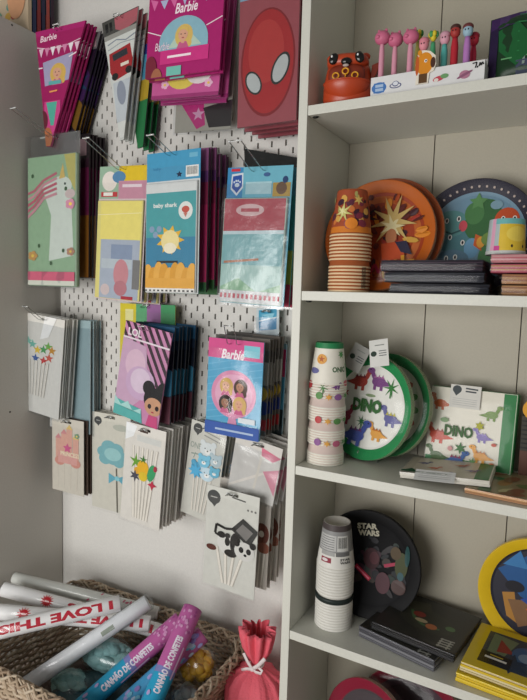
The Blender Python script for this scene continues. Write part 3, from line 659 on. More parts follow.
# 14 fruit
def a_fruit(a, H):
    a.poly([(0, 0), (.28, .05), (.2, .3), (0, .42)], 'eceff0'); a.rect(.36, .1, .56, .16, '4a3a34'); a.rect(.3, .24, .9, .38, 'd2d4d0'); sticks(a, .52, .5, 2.2, 6, .12, .55, .045); fruit(a, .5, .95, .85)
FR14 = frame((127, 421), (167, 428), (115.5, 514), .095, -4.5)
p14 = pack('cake_topper_pack', 'white topper pack with yellow pineapple and green leaf picks, front of the middle stack', 'cake topper', 'white fruit topper packs in the middle stack', FR14, 'dddad3', a_fruit, t=.0015)
queue(p14, 9, .215, 'white fruit topper pack stacked behind the pineapple front one', 'white fruit topper packs in the middle stack', jx=.003, jz=.003)
hook(FR14, 'wire hook through the stack of fruit topper packs', up_=.004, fwd=.012)

# 15 blue bears
def a_bear(a, H):
    brandtag(a, .2, .18, .13); a.line((.4, .2), (.85, .28), .03, '9a9c98'); a.line((.4, .3), (.85, .38), .03, '9a9c98')
    a.text('ONE', .2, .62, .15, '8c9c94', width=.3); a.line((.1, .85), (.3, .83), .03, '8c9c94'); a.line((.18, .95), (.22, .8), .02, '8c9c94')
    sticks(a, .5, 1.4, 2.3, 5, .12, .7, .035)
    for (x, y, s, c) in ((.55, .65, .22, 'dce4e6'), (.8, .85, .17, 'b8ccd4'), (.35, 1.2, .2, '5cacd0'), (.62, 1.25, .2, 'c4dce8'), (.82, 1.15, .14, '6cb4d0'), (.5, .95, .17, '7cc0dc')):
        a.ell(x-s*.7, y-s*.75, s*.35, s*.35, c); a.ell(x+s*.7, y-s*.75, s*.35, s*.35, c); a.ell(x, y, s, s*.9, c); a.ell(x, y+s*.2, s*.35, s*.25, 'eef0ee'); a.ell(x, y+s*.1, s*.1, s*.08, '303436', n=8); a.ell(x-s*.35, y-s*.15, s*.07, s*.07, '303436', n=8); a.ell(x+s*.35, y-s*.15, s*.07, s*.07, '303436', n=8)
    a.star(.3, 1.25, .1, .22, 8, '58b0dc')
FR15 = frame((192.5, 419), (228, 429), (175, 508), .17, -7.5)
p15 = pack('cake_topper_pack', 'tilted topper pack with light blue and white bears', 'cake topper', None, FR15, 'd0d0c8', a_bear, t=.0015)
queue(p15, 3, .225, 'topper pack behind the blue bears one', 'rear blue bear topper packs', jx=.003)
hook(FR15, 'wire hook through the blue bears topper pack', up_=.004, fwd=.01)

# 16 pink flags
def a_flag(a, H):
    a.line((.0, 1.05), (.75, .55), .05, 'e8e0d6'); a.line((.55, .95), (.62, .1), .05, 'ddd6ca'); a.poly([(.68, .55), (1.0, .42), (.98, .95)], 'dc8ca0'); a.poly([(.58, .1), (1.0, .2), (.85, .32), (.6, .26)], 'd87890'); a.rect(.2, 1.25, .9, 1.35, 'f0f0ee')
FR16 = frame((237, 433), (284, 443), (223.5, 486), .125, -9)
p16 = pack('cake_topper_pack', 'clear crinkled pack with two small pink paper flags', 'cake topper', None, FR16, 'd6d2cc', a_flag, t=.0015, filmmat=FILM2)
queue(p16, 4, .215, 'pale topper pack behind the pink paper flags pack', 'rear pink flag packs', jx=.004, jz=.006, ja=2)
hook(FR16, 'wire hook through the pink paper flags pack', up_=.004, fwd=.01)

# 17 panda
def a_panda(a, H):
    brandtag(a, .14, .2, .13); a.line((.5, .12), (.75, .14), .025, '5a5a58'); 
    for k in range(3): a.ell(.8+.07*k, .28, .02, .02, '6a6a68', n=8)
    sticks(a, .5, 1.1, 1.75, 4, .17, .35, .04); a.ell(.14, 1.14, .1, .055, '5a2c22')
    a.poly([(.5, .7), (.72, .45), (1.02, .62), (.86, .95)], '2a2c2c'); a.poly([(.6, .7), (.72, .55), (.92, .66), (.8, .84)], '7a7876'); a.curve([(.2, .85), (.22, .68), (.4, .72), (.6, .68)], .045, '1c1c1c'); a.curve([(.2, .85), (.35, .9)], .04, '1c1c1c')
    a.ell(.42, 1.0, .16, .2, 'd8d8d4', rot=-.5); a.ell(.33, .85, .08, .06, '181818'); a.ell(.52, 1.15, .12, .07, '181818'); a.ell(.6, .95, .1, .2, '1a1a1a'); a.ell(.45, .95, .05, .08, '181818')
    a.ell(.78, 1.04, .19, .17, 'd4d4d0'); a.ell(.63, .92, .06, .06, '141414'); a.ell(.93, .9, .06, .06, '141414'); a.ell(.72, 1.02, .045, .055, '141414'); a.ell(.86, 1.02, .045, .055, '141414'); a.ell(.8, 1.1, .03, .025, '141414', n=8); a.ell(.45, .84, .05, .05, '282828')
FR17 = frame((208, 484), (260, 487), (202, 581), .095, -2)
p17 = pack('cake_topper_pack', 'pale topper pack with a black and white panda, lowest on the pegboard', 'cake topper', None, FR17, 'd0d1ca', a_panda, t=.0015)
def a_pb(a, H): a.ell(.85, .85, .14, .2, '6a3a30'); a.ell(.9, 1.1, .12, .1, '8a5444'); a.ell(.85, .85, .05, .06, 'e0d8cc'); sticks(a, .85, 1.2, 1.9, 3, .08, .8, .03)
p17b = pack('cake_topper_pack', 'clear topper pack with brown shapes behind the panda', 'cake topper', None, FR17, 'bab4ac', a_pb, t=.0015, dy=.04, dx=.012, dz=.01, filmmat=FILM)
queue(p17b, 3, .2, 'clear brown-shape topper pack at the rear of the panda hook', 'rear brown-shape topper packs', jx=.004, jz=.006)
hook(FR17, 'wire hook through the panda topper packs', up_=.006, fwd=.012)

# ------------------------------------------------------------------ packs on top of the left bookcase
def a_top(a, H):
    a.rect(0, 0, 1, H, 'c8b498')
    for k in range(26): a.ell(R.random(), R.random()*H, .07, .06, R.choice(['6a9c8c', 'c87058', 'e0d8c0', 'c8a048', '8c6a8c', 'a84c40']), n=9)
    a.curve([(.2, .0), (.3, .3), (.1, .6), (.4, .9)], .05, '6aa08c'); a.ell(.75, .7, .2, .3, 'd8a078')
cols = ['2c3458', '8c3434', '30304c', 'b05048', '3c2838']
for k in range(6):
    Y = .150+.0165*k; w = .2; h = .24
    rx = -.987
    g = thing('wall_decoration_pack', ('busy multicoloured flat pack standing on top of the left bookcase, frontmost' if k == 0 else 'flat pack with a %s edge standing on the left bookcase' % ['', 'navy', 'brick red', 'blue-black', 'coral', 'plum'][k]), 'decoration pack', (rx-w/2, Y, CT), 'flat packs on top of the left bookcase')
    mb = MB(); c = 'c8b498' if k == 0 else cols[k-1]
    mb.prism([(-w/2, 0), (w/2, 0), (w/2, h), (-w/2, h)], -.012, 0, c)
    if k == 0: a_top(Art(mb, lambda u, v, l: ((u-.5)*w, -.012-l, h-v*w), [(0, 0), (1, 0), (1, h/w), (0, h/w)]), h/w)
    else:
        a = Art(mb, lambda u, v, l: ((u-.5)*w, -.012-l, h-v*w), [(0, 0), (1, 0), (1, h/w), (0, h/w)])
        a.rect(.8, .1, 1, .5, ('c07050', '4060a0', 'b0a050', '708090', 'a05070')[k-1]); a.rect(.85, .6, 1, .85, '405868')
    mb.build('printed_card', g)
    mb = MB(); mb.T = Matrix.Translation((0, 0, h)); mb.sheet(-w/2+.003, w/2-.003, -h+.003, -.003, -.0145, WRAP, 6, 8, .0008); mb.build('plastic_sleeve', g)
# ------------------------------------------------------------------ shelf goods
def loc(x, y, z, rz=0, rx=0, ry=0):
    return Matrix.Translation((x, y, z)) @ Matrix.Rotation(math.radians(rz), 4, 'Z') @ Matrix.Rotation(math.radians(rx), 4, 'X') @ Matrix.Rotation(math.radians(ry), 4, 'Y')
zA, zB, zC, zD, zE = 0, -S, -2*S, -3*S, -4*S

def cup_stack(name, label, x, y, z, offs, hc, rr, rb, c_rim, c_side, art, c_base='e0dacb', alt=None, extra=None):
    root = thing(name, label, 'cups', (x, y, z)); az = math.atan2(CAM.y-y, CAM.x-x); R_ = R
    H = hc/(PI*(rr+rb)/2)
    def shell(col):
        mb = MB()
        pr = [(0, hc-.003), (rb-.002, hc-.003), (rb-.0015, hc), (rb, hc), (rb+(rr-rb)*.5, hc*.5), (rr, .0042), (rr+.0014, .0034), (rr+.0016, .0018), (rr+.001, .0004), (rr-.0005, .0008), (rb-.0008, hc-.0034), (0, hc-.0036)]
        mb.lathe(pr, [c_base, c_base, c_base, col, col, c_rim, c_rim, c_rim, c_rim, c_base, c_base], 36); return mb
    o = shell(c_side).build('cup', root); tops = o
    n = len(offs)
    for k, dz in enumerate(offs):
        if k == n-1: break
        c = o if k == 0 else o.copy()
        if k: C.objects.link(c); c.parent = root
        c.location.z = dz; c.rotation_euler.z = R.uniform(0, 6)
    mb = shell(c_side)
    def f(u, v, l):
        t = az+(u-.5)*PI; zz = hc-v*hc/H; r = rb+(rr-rb)*(1-zz/hc)+.0008+l
        return (r*math.cos(t), r*math.sin(t), zz)
    a = Art(mb, f, None, .00005); a.band = (0, .05); art(a, H); t = mb.build('cup', root); t.location.z = offs[-1]
    if extra: extra(root, az)
    return root
def offsets(groups):
    o = []; z = .0
    for n, p, gap in groups:
        for k in range(n): o.append(z); z += p
        z += gap
    return o

# orange cups on shelf B
def strip(a, v0, v1, c, n=66):
    for k in range(n): a.poly([((k-3)/(n-6), v0), ((k-2)/(n-6), v0), ((k-2)/(n-6), v1), ((k-3)/(n-6), v1)], c, False)
    a.n += 1
def art_gc(a, H):
    strip(a, .02, H*.93, 'a04c30'); strip(a, H*.8, H*.93, 'd07a2c')
    r = random.Random(5)
    for k in range(34): a.ell(r.uniform(.02, .98), r.uniform(.08, H*.75), r.uniform(.03, .08), r.uniform(.03, .1), r.choice(['5c2c3c', 'c8743c', '7a3040', 'a8a060', 'd0a050', '3c2430', 'b05030', '8c4c5c']), rot=r.uniform(0, 3), n=9)
    a.star(.36, .42, .05, .17, 7, 'c8c074', sq=1.2); a.star(.34, .4, .03, .1, 6, 'e0dca0'); a.ell(.5, .62, .1, .1, 'dc8430'); a.star(.62, .2, .04, .1, 6, 'd0b060')
def barx(root, az):
    mb = MB(); r = .0425
    for k in range(9):
        t0 = az+.62+.03*k; mb.add([(r*math.cos(t0), r*math.sin(t0), .008), (r*math.cos(t0+.016), r*math.sin(t0+.016), .008), (r*math.cos(t0+.016), r*math.sin(t0+.016), .05), (r*math.cos(t0), r*math.sin(t0), .05)], [(0, 1, 2, 3)], '50443c')
    mb.build('barcode', root)
cup_stack('paper_cup_stack', 'tall stack of upside-down orange patterned paper cups with cream rims', .083, .05, zB, offsets([(8, .0068, .008), (8, .0068, 0)]), .092, .041, .029, 'e4c8a0', 'b06038', art_gc, 'a06040', extra=barx)
# dino cups on shelf C
def art_dc(a, H):
    strip(a, .0, H*.96, 'e4e0d4'); strip(a, .0, .11, '2c8050')
    a.text('DINO', .72, .52, .11, '3c6440', rot=PI, width=.3, bold=.04)
    a.palm(.42, .88, .22, '4c7c44'); a.dino(.66, .86, .11, '7c5088', 1); a.ell(.35, .32, .11, .1, 'dca050'); a.star(.35, .32, .03, .08, 5, 'b06038'); a.ell(.2, .56, .12, .06, '6c6c9c'); a.star(.78, .22, .04, .09, 7, '5c9c60'); a.ell(.12, .85, .08, .08, 'b84448'); a.ell(.88, .8, .08, .06, 'c8646c'); a.star(.95, .45, .03, .08, 6, '5c9c60')
def dino_mid(root, az):
    for z0, c1, c2 in ((.150, '5c8c50', '8c5c94'), (.099, 'b84448', '5c8c50'), (.0515, '8c5c94', 'b8607c')):
        mb = MB(); r = .0405
        f = lambda u, v, l: ((r-(v*.1))*math.cos(az+(u-.5)*PI), (r-v*.1)*math.sin(az+(u-.5)*PI), z0-0+v)
        a = Art(mb, lambda u, v, l: ((.0418+l-(.006-v)*0)*math.cos(az+(u-.5)*PI), (.0418+l)*math.sin(az+(u-.5)*PI), z0-v*.11), None, .00005)
        a.band = (0, .05); a.ell(.36, .0, .06, .07, c1); a.ell(.68, .02, .07, .06, c2); a.star(.85, .0, .03, .07, 6, '5c8c50'); a.star(.52, .02, .03, .07, 6, 'd8a050')
        mb.build('printed_band', root)
cup_stack('paper_cup_stack', 'tall stack of upside-down white DINO paper cups with a green band on top', .040, .066, zC, offsets([(5, .0053, .017), (6, .0055, .017), (6, .0055, .017), (6, .0057, 0)]), .087, .0385, .028, 'e6e2d6', 'dcc8c0', art_dc, '2c8050', extra=dino_mid)
# white cups on shelf D
def art_sc(a, H):
    strip(a, .0, H*.62, '8c8c8c'); strip(a, .0, .12, '4c4444'); strip(a, H*.62, H*.97, 'd8d6d0')
    a.rect(.1, .2, .5, .5, 'b8b8b6'); a.barcode(.52, .2, .75, .5, bg='c8c8c4'); a.rect(.5, .52, .78, .6, '6c6c6c'); a.rect(.2, .52, .48, .6, 'a0a09e')
    for k in range(6): a.line((.14, .24+.045*k), (.46, .24+.045*k), .012, '68686a')
    a.rect(.22, .64, .42, .74, '8c3040'); a.text('STAR', .68, .66, .045, '303030', width=.2, bold=.03); a.text('WARS', .68, .72, .045, '303030', width=.2, bold=.03); a.ell(.3, .69, .06, .03, 'd8d0d0')
def sleeve(root, az):
    mb = MB(); mb.lathe([(.041, .062), (.0422, .062), (.0422, .073), (.041, .073)], '28302e', 40); mb.build('dark_band', root)
cup_stack('paper_cup_stack', 'stack of upside-down plain white cups with a dark band and grey printed top cup', .068, .082, zD, offsets([(10, .0062, .014), (11, .0064, 0)]), .093, .040, .029, 'dfddd6', 'cfccc4', art_sc, 'c8c4bc', extra=sleeve)

# plates
def plate_pack(name, label, M, Rr, n, rim, flat, art, flute=60, gap=.0022, edge='d8cbb0', film=True, group=None):
    root = thing(name, label, 'plates', M, group)
    dep = lambda r: 0 if r < .76*Rr else (.014*(r-.76*Rr)/(.24*Rr))
    def shell():
        mb = MB(); rf = flat; rm = rim
        pr = [(0, 0), (.4*Rr, 0), (.76*Rr, 0), (.80*Rr, .0025), (.985*Rr, .014), (Rr, .0138), (Rr, .013), (.79*Rr, .0012), (.76*Rr, -.0012), (0, -.0012)]
        wv = lambda r, z, q: (r, z+(.0007*math.sin(flute*q) if .78*Rr < r < .99*Rr else 0))
        mb.lathe(pr, [rf, rf, rf, rm, rm, edge, rm, rm, rm], 120, 'y', wv); return mb
    mb = shell()
    a = Art(mb, lambda u, v, l: (u*Rr, -(dep(math.hypot(u, v)*Rr))-l-.0003, -v*Rr), None, .00006)
    art(a); mb.build('plate', root)
    o = shell().build('plate', root); o.location.y = gap
    for k in range(2, n):
        c = o.copy(); C.objects.link(c); c.parent = root; c.location.y = gap*k
    if film:
        mb = MB(); mb.lathe([(0, .018), (.5*Rr, .0175), (.97*Rr, .0182), (Rr+.0022, .012), (Rr+.0022, -gap*n), (.75*Rr, -gap*n-.003), (0, -gap*n-.003)], WRAP, 60, 'y', lambda r, z, q: (r, z+.0006*math.sin(9*q+r*90))); mb.build('plastic_wrap', root)
    return root
def lean(cx, z, Rr, yb, tilt, rz=0, roll=0):   # stands on the shelf at z, bottom edge at depth yb, leaning back by tilt degrees
    t = math.radians(tilt)
    return Matrix.Translation((cx, yb+Rr*math.sin(t), z+Rr*math.cos(t)+.0035)) @ Matrix.Rotation(math.radians(rz), 4, 'Z') @ Matrix.Rotation(-t, 4, 'X') @ Matrix.Rotation(math.radians(roll), 4, 'Y')
def art_gp(a):
    r = random.Random(11)
    a.ring(0, 0, .62, .74, 'b8602a', 40)
    for k in range(90):
        t = r.uniform(0, 2*PI); d = r.uniform(.12, .72)**.8; a.ell(d*math.cos(t), d*math.sin(t), r.uniform(.05, .17), r.uniform(.02, .07), r.choice(['7c3020', 'b04c1c', 'd8862c', '5c2420', 'c89a40', 'a03428', '402028']), rot=t, n=8)
    a.star(.22, -.26, .14, .44, 9, 'c4a868', rot=.3, sq=1.1); a.star(.22, -.16, .08, .24, 7, 'dcd0a0', rot=.6); a.ell(.22, .02, .1, .14, 'b87850'); a.poly([(.05, .15), (.45, .1), (.5, .42), (.1, .45)], 'c04c24'); a.poly([(.3, .12), (.5, .1), (.62, .35), (.42, .3)], '2c2840')
    a.star(-.32, -.35, .1, .3, 8, '2a2024', rot=.2); a.ell(-.3, -.2, .13, .15, '8c4c38'); a.poly([(-.5, .0), (-.15, -.02), (-.1, .4), (-.5, .38)], 'c4601e'); a.ell(-.45, .05, .12, .22, '40303c')
    P = [(-.42, .72), (-.42, .48), (-.27, .7), (-.27, .46)]; a.curve(P, .055, 'd8a83c'); a.curve([(-.2, .5), (-.1, .68), (-.02, .52), (.06, .68), (.14, .47)], .05, 'a02440'); a.line((.2, .46), (.21, .68), .05, 'a02440')
    a.line((.3, .5), (.68, .46), .06, 'e0a030'); a.line((.3, .62), (.68, .58), .06, 'e0a030'); a.line((.46, .36), (.52, .74), .06, 'e0a030')
RG = .117
plate_pack('paper_plate_pack', 'orange round party plates leaning at the back of the second shelf, behind orange cups', lean(.1215, zB, RG, .099, 10), RG, 6, 'b85c18', '9c3c1c', art_gp)
plate_pack('paper_plate_pack', 'second orange plate pack, only its upper right edge visible behind the first', lean(.128, zB, RG+.004, .128, 10), RG+.004, 5, '9c4a1e', '9c4420', lambda a: a.ring(0, 0, .6, .74, 'c0702c', 40))
def art_pk(a):
    a.ell(0, 0, .74, .74, '6f8fa4', n=40)
    a.ell(-.3, .05, .3, .28, '4f7c84'); a.ell(-.42, -.25, .28, .24, '5a8c8c'); a.ell(.1, -.3, .28, .38, '3c6840', rot=.4); a.ell(-.05, -.42, .16, .2, '4c7c4c'); a.ell(-.22, -.2, .07, .1, 'c8505c'); a.ell(.48, -.28, .2, .22, 'c0502c'); a.ell(.55, -.1, .14, .12, 'c8643c'); a.ell(.2, .3, .12, .3, '4c7c50', rot=.2); a.ell(-.05, .2, .12, .18, '6a98b8'); a.poly([(0, -.05), (.1, .0), (.12, .25), (-.02, .15)], 'c86030'); a.ell(-.35, .4, .28, .18, '58788c')
    for (x, y) in ((-.5, -.3), (-.3, -.33), (-.42, .0), (-.2, .1), (.42, -.3), (.6, -.3), (-.45, .38), (-.3, .36)): a.ell(x, y, .035, .05, 'e4e4e0'); a.ell(x, y, .018, .035, '20242c')
    a.curve([(-.55, -.12), (-.4, -.06), (-.25, -.12)], .03, '38585c'); a.curve([(.38, -.14), (.5, -.1), (.64, -.16)], .03, '6c2418'); a.star(.0, -.62, .08, .16, 5, '5c8c58'); a.ell(-.6, -.1, .08, .1, '48787c'); a.ell(.3, -.55, .1, .08, '7c9cac'); a.ell(.1, .1, .07, .1, 'd89c40')
    a.poly([(-.5, .45), (-.3, .45), (-.3, .74), (-.5, .7)], 'c4c0b8'); a.poly([(-.3, .45), (-.05, .45), (-.08, .74), (-.3, .74)], 'b04838'); a.ell(.3, .05, .2, .14, '708c48'); a.ell(-.1, .55, .14, .12, '385868')
RP = .118
pk = plate_pack('paper_plate_pack', 'round plates with navy polka-dot rim and teal centre, right end of the second shelf', lean(.303, zB, RP, .150, 12), RP, 7, '2a2838', '6f8fa4', art_pk)
mb = MB(); a = Art(mb, lambda u, v, l: (u*RP, -.0142*(math.hypot(u, v)-.76)/.24-.0012-l, -v*RP), None)
for k in range(44): t = 2*PI*k/44; a.ell(.87*math.cos(t), .87*math.sin(t), .02, .02, 'b8a8a0', n=8)
mb.build('rim_dots', pk)

def art_dp(a):
    a.ds = 1.35
    a.ell(0, 0, .76, .76, 'e6e6e0', n=40)
    a.ell(-.01, -.22, .12, .03, '8ca07c')
    a.dino(-.3, -.46, .26, 'a8443c', 1, '6c2c3c'); a.dino(.14, -.5, .24, '7c4c84', -1, 'a86c9c'); a.palm(.44, -.42, .38, '3c7c40'); a.dino(.52, .14, .22, '6c6ca0', -1, 'c8c050'); a.dino(-.56, .26, .24, 'a04058', 1, 'a04058'); a.dino(.26, .47, .2, 'dca050', -1, 'b8682c'); a.dino(-.22, .58, .3, '4858a0', 1, '6c3c70'); a.palm(-.12, .3, .26, '2c6c40'); a.star(-.6, -.2, .04, .1, 6, 'b85050'); a.text('DINO', -.04, -.02, .26, '3c6a3c', width=.68, bold=.06, rot=-.03)
RD = .115
plate_pack('paper_plate_pack', 'white DINO plates with shiny green rim, standing beside the dino cup tower', lean(.111, zC, RD, .118, 9, -20), RD, 6, mat('2c8a52', .25), 'e6e6e0', art_dp)
def art_dp2(a):
    a.ell(0, 0, .76, .76, 'd4cfc0', n=40)
    r = random.Random(4)
    for k in range(16): t = 2*PI*k/16; a.ell(.6*math.cos(t), .6*math.sin(t), .1, .07, r.choice(['c87838', '5c8c50', 'b05048', '6c6ca0']), rot=t, n=9)
plate_pack('paper_plate_pack', 'second green-rimmed plate pack half hidden behind the DINO plates', lean(.137, zC, RD, .168, 9, -20), RD, 6, mat('24703f', .3), 'd4cfc0', art_dp2)
# clear plate stand
mb = MB(); CLR = film_mat('clear_acrylic', .3, .08, 20, 'e8f0f0', .1)
for dx in (-.022, .022):
    mb.T = Matrix.Translation((.118+dx, .115, zC))
    mb.tube([(0, .0, .022), (0, .003, .012), (0, .006, .003), (0, .03, .0025), (0, .085, .0025), (0, .1, .03), (0, .112, .07)], .0024, CLR, 8)
mb.T = None; mb.tube([(.096, .19, zC+.003), (.14, .19, zC+.003)], .0022, CLR, 8)
tag(mb.build('plate_stand'), 'small clear plastic stand holding the DINO plates', 'plate stand')
# hang tags of the plate packs
for (cx, cy, rzz, lab, Y, gr) in ((379, 353, -12, 'white paper tag with a dark spot fixed on top of the DINO plates', .108, 1), (357, 358, 22, 'grey paper tag sticking up left of the white tag on the plates', .125, 0)):
    c = at(cx, cy, Y); mb = MB(); w, h = .042, .058
    mb.T = loc(c.x, c.y, c.z, -6, -14, rzz)
    mb.prism([(-w/2, -h/2), (w/2, -h/2), (w/2, h/2), (-w/2, h/2)], -.0005, 0, 'd6d6d2' if gr else '9a9a96')
    a = Art(mb, lambda u, v, l: ((u-.5)*w, -.0005-l, (.6-v)*w), None); a.ell(.22, .62, .16, .14, '2c3c34'); 
    for k in range(3): a.line((.5, .5+.12*k), (.9, .5+.12*k), .04, '50545a')
    a.line((.3, .2), (.8, .2), .05, '808480')
    tag(mb.build('paper_tag'), lab, 'tag')

def art_sw(a):
    r = random.Random(9)
    for k in range(40):
        t = r.uniform(0, 2*PI); d = r.uniform(.1, .72); a.ell(d*math.cos(t), d*math.sin(t), r.uniform(.05, .16), r.uniform(.04, .1), r.choice(['1c1c22', '2c2a2c', '38302c', '24302c', '3a2430', '1a2024']), rot=t, n=9)
    a.text('STAR', -.09, -.68, .11, 'c4c0ac', width=.40, bold=.05, rot=-.15); a.text('WARS', -.05, -.56, .11, 'c4c0ac', width=.42, bold=.05, rot=-.15)
    a.line((-.25, .1), (.05, .3), .08, 'c02c48'); a.line((-.22, .12), (.03, .29), .03, 'e87890'); a.line((.3, -.02), (.6, -.14), .06, '9c2c48'); a.line((-.72, -.1), (-.55, .0), .06, 'a02c40')
    a.ell(.05, -.1, .16, .2, '38141c'); a.ell(.1, -.12, .09, .12, '50242c'); a.ell(.62, -.1, .12, .24, '3c4220'); a.ell(.72, -.3, .05, .2, '2c4c4c'); a.ell(.5, -.3, .1, .12, '4c3c24'); a.ell(.6, .3, .14, .14, '4c3a38'); a.ell(.3, .3, .14, .2, '4c2c34'); a.ell(.62, .1, .06, .08, '34545a')
RS = .119
plate_pack('paper_plate_pack', 'black STAR WARS plates with a red light streak, standing behind white cups', lean(.121, zD, RS, .138, 8, 0), RS, 6, mat('141416', .65), mat('101013', .7), art_sw, edge='2c2c2e', film=False)
def art_bt(a):
    a.ell(0, 0, .76, .76, '2c2c38', n=40); a.poly([(-.7, -.3), (-.2, -.66), (.1, -.3), (.0, .2), (-.3, .1)], '24548c'); a.poly([(-.62, -.4), (-.35, -.7), (-.2, -.4)], '3c78b0'); a.ell(.1, -.45, .3, .2, 'c8c0a0'); a.poly([(-.6, .1), (-.4, .05), (-.3, .6), (-.5, .5)], 'a87838'); a.poly([(-.5, .2), (-.2, .15), (.0, .5), (-.3, .65)], '7c5c40'); a.poly([(-.2, .3), (.1, .1), (.3, .2), (.0, .5)], 'c06030'); a.poly([(-.3, .15), (.2, -.1), (.4, 0), (-.1, .25)], '2c4c98'); a.ell(-.4, -.05, .16, .1, '1c1c24'); a.poly([(-.1, .5), (.2, .4), (.1, .72), (-.1, .72)], '3c6c5c'); a.ell(.3, .3, .2, .2, '38507c')
plate_pack('paper_plate_pack', 'yellow-rimmed dark blue plates at the far right of the fourth shelf', lean(.468, zD, .118, .196, 5), .118, 6, 'd8b420', '2c2c38', art_bt, film=False)
# bottom bay
def art_e(a):
    a.ell(0, 0, .76, .76, '4c4448', n=40)
    r = random.Random(2)
    for k in range(24): t = r.uniform(0, 2*PI); d = r.uniform(.1, .6); a.ell(d*math.cos(t), d*math.sin(t), .12, .08, r.choice(['5c5054', '6c4c54', '403c40', '3c5058']), rot=t, n=9)
    a.ell(.35, -.42, .32, .32, 'b4bcae'); a.ell(.35, -.42, .3, .3, 'bcc4b6'); a.text('Disney', .35, -.58, .07, '4c544c', width=.2, shear=.2); a.line((.12, -.46), (.58, -.46), .03, '5c645c'); a.line((.15, -.4), (.55, -.4), .03, '5c645c')
plate_pack('paper_plate_pack', 'crimson-rimmed plates with a pale round sticker in the bottom bay', lean(.165, zE, .122, .06, 12, -22), .122, 6, '861c34', '4c4448', art_e)
plate_pack('paper_plate_pack', 'crimson-rimmed plate pack at the right behind the stickered one, bottom bay', lean(.235, zE, .13, .125, 13), .13, 6, '7c1c30', '4c3c44', lambda a: a.ell(0, 0, .7, .7, '3c3438'))

# napkin packs lying flat
def napkins(name, label, x, y, z, w, d, h, rz, side, top, art=None, layers=7, group=None, rx=0, wrap=True, ry=0, fr=None, cat='napkins'):
    root = thing(name, label, cat, loc(x, y, z, rz, rx, ry), group)
    mb = MB(); t = h/layers
    for k in range(layers):
        j = R.uniform(-.0012, .0012)
        rbox(mb, w*.985, d*.985, t*.95, t*.33, side[k % len(side)] if isinstance(side, list) else side, 0, Matrix.Translation((j, R.uniform(-.001, .001), t*k+.0006)))
    mb.box(-w/2*.97, w/2*.97, -d/2*.97, d/2*.97, h-.0012, h+.0006, top)
    H = d/w
    a = Art(mb, lambda u, v, l: ((u-.5)*w*.96, (H/2-v)*w*.96, h+.0006+l), [(0, 0), (1, 0), (1, H), (0, H)])
    if art: art(a, H)
    mb.build('napkins', root)
    if wrap:
        mb = MB(); rbox(mb, w+.003, d+.003, h+.004, .003, WRAP, .0007, Matrix.Translation((0, 0, 0.0))); mb.build('plastic_wrap', root)
    return root
NG = ['1c1e28', '2c2e38', '181822']
def nv(a, H):
    for k in range(7): a.star(.1+.14*k, .3, .03, .05, 5, '55576a')
p = at(434, 290, .02); xn = p.x
napkins('napkin_pack', 'lowest of the three dark navy napkin packs on the second shelf', xn+.002, .115, zB, .182, .17, .0185, 1, NG, '2a2c38', nv)
napkins('napkin_pack', 'middle of the three dark navy napkin packs on the second shelf', xn-.005, .112, zB+.0208, .185, .168, .0185, -1, ['22242e', '343640', '1c1e28'], '30323e', nv)
napkins('napkin_pack', 'topmost dark purplish checked napkin pack of the second shelf pile', xn-.013, .113, zB+.0416, .19, .166, .021, 0, ['221c2a', '3a2c3a', '1e1a26', '40323a'], '30283a', nv)
q = at(499, 292, .04)
napkins('napkin_pack', 'lowest gold-edged napkin pack at the right end of the second shelf', q.x+.085, .125, zB, .165, .165, .018, 0, ['b08458', 'c89c70', '9c6c4c'], 'b08458')
napkins('napkin_pack', 'second gold-edged napkin pack from below at the right end of the second shelf', q.x+.083, .125, zB+.0205, .165, .165, .017, 1, ['a87850', 'c09468', '94644c'], 'a87850')
napkins('napkin_pack', 'rose-pink napkin pack under the silver cup on the second shelf', q.x+.069, .115, zB+.0400, .17, .165, .015, -1, ['a8485c', 'c47480', 'b89060'], 'b0606c')
napkins('napkin_pack', 'topmost glittery pink napkin pack right under the silver cup', q.x+.067, .113, zB+.0575, .172, .165, .014, 1, ['c08088', 'b8646c', 'd0a0a0'], 'b87880')
# small silver cup pack on top
def art_sil(a, H):
    strip(a, 0, H*.97, 'a8b8b8'); a.rect(.05, 0, .22, H, 'b8c4c8'); a.rect(.22, 0, .3, H, 'd8a0b8'); a.rect(.38, .1, .98, H*.94, 'd8b83c'); a.rect(.3, 0, 1, .1, '6cb0b0'); a.ell(.6, .5, .02, .03, '40342c', n=8); a.ell(.82, .5, .02, .03, '40342c', n=8); a.ell(.7, .28, .2, .14, 'e0c858'); a.rect(.3, H*.8, .4, H*.94, 'c84c90')
sq = at(503, 255, .08)
cup_stack('paper_cup_stack', 'small silver and yellow cup standing upside down on the pink napkin packs', sq.x+.004, .075, zB+.0735, offsets([(2, .003, 0)]), .060, .0325, .029, 'c8ccc8', 'b0b8b8', art_sil, 'a8c4c4')

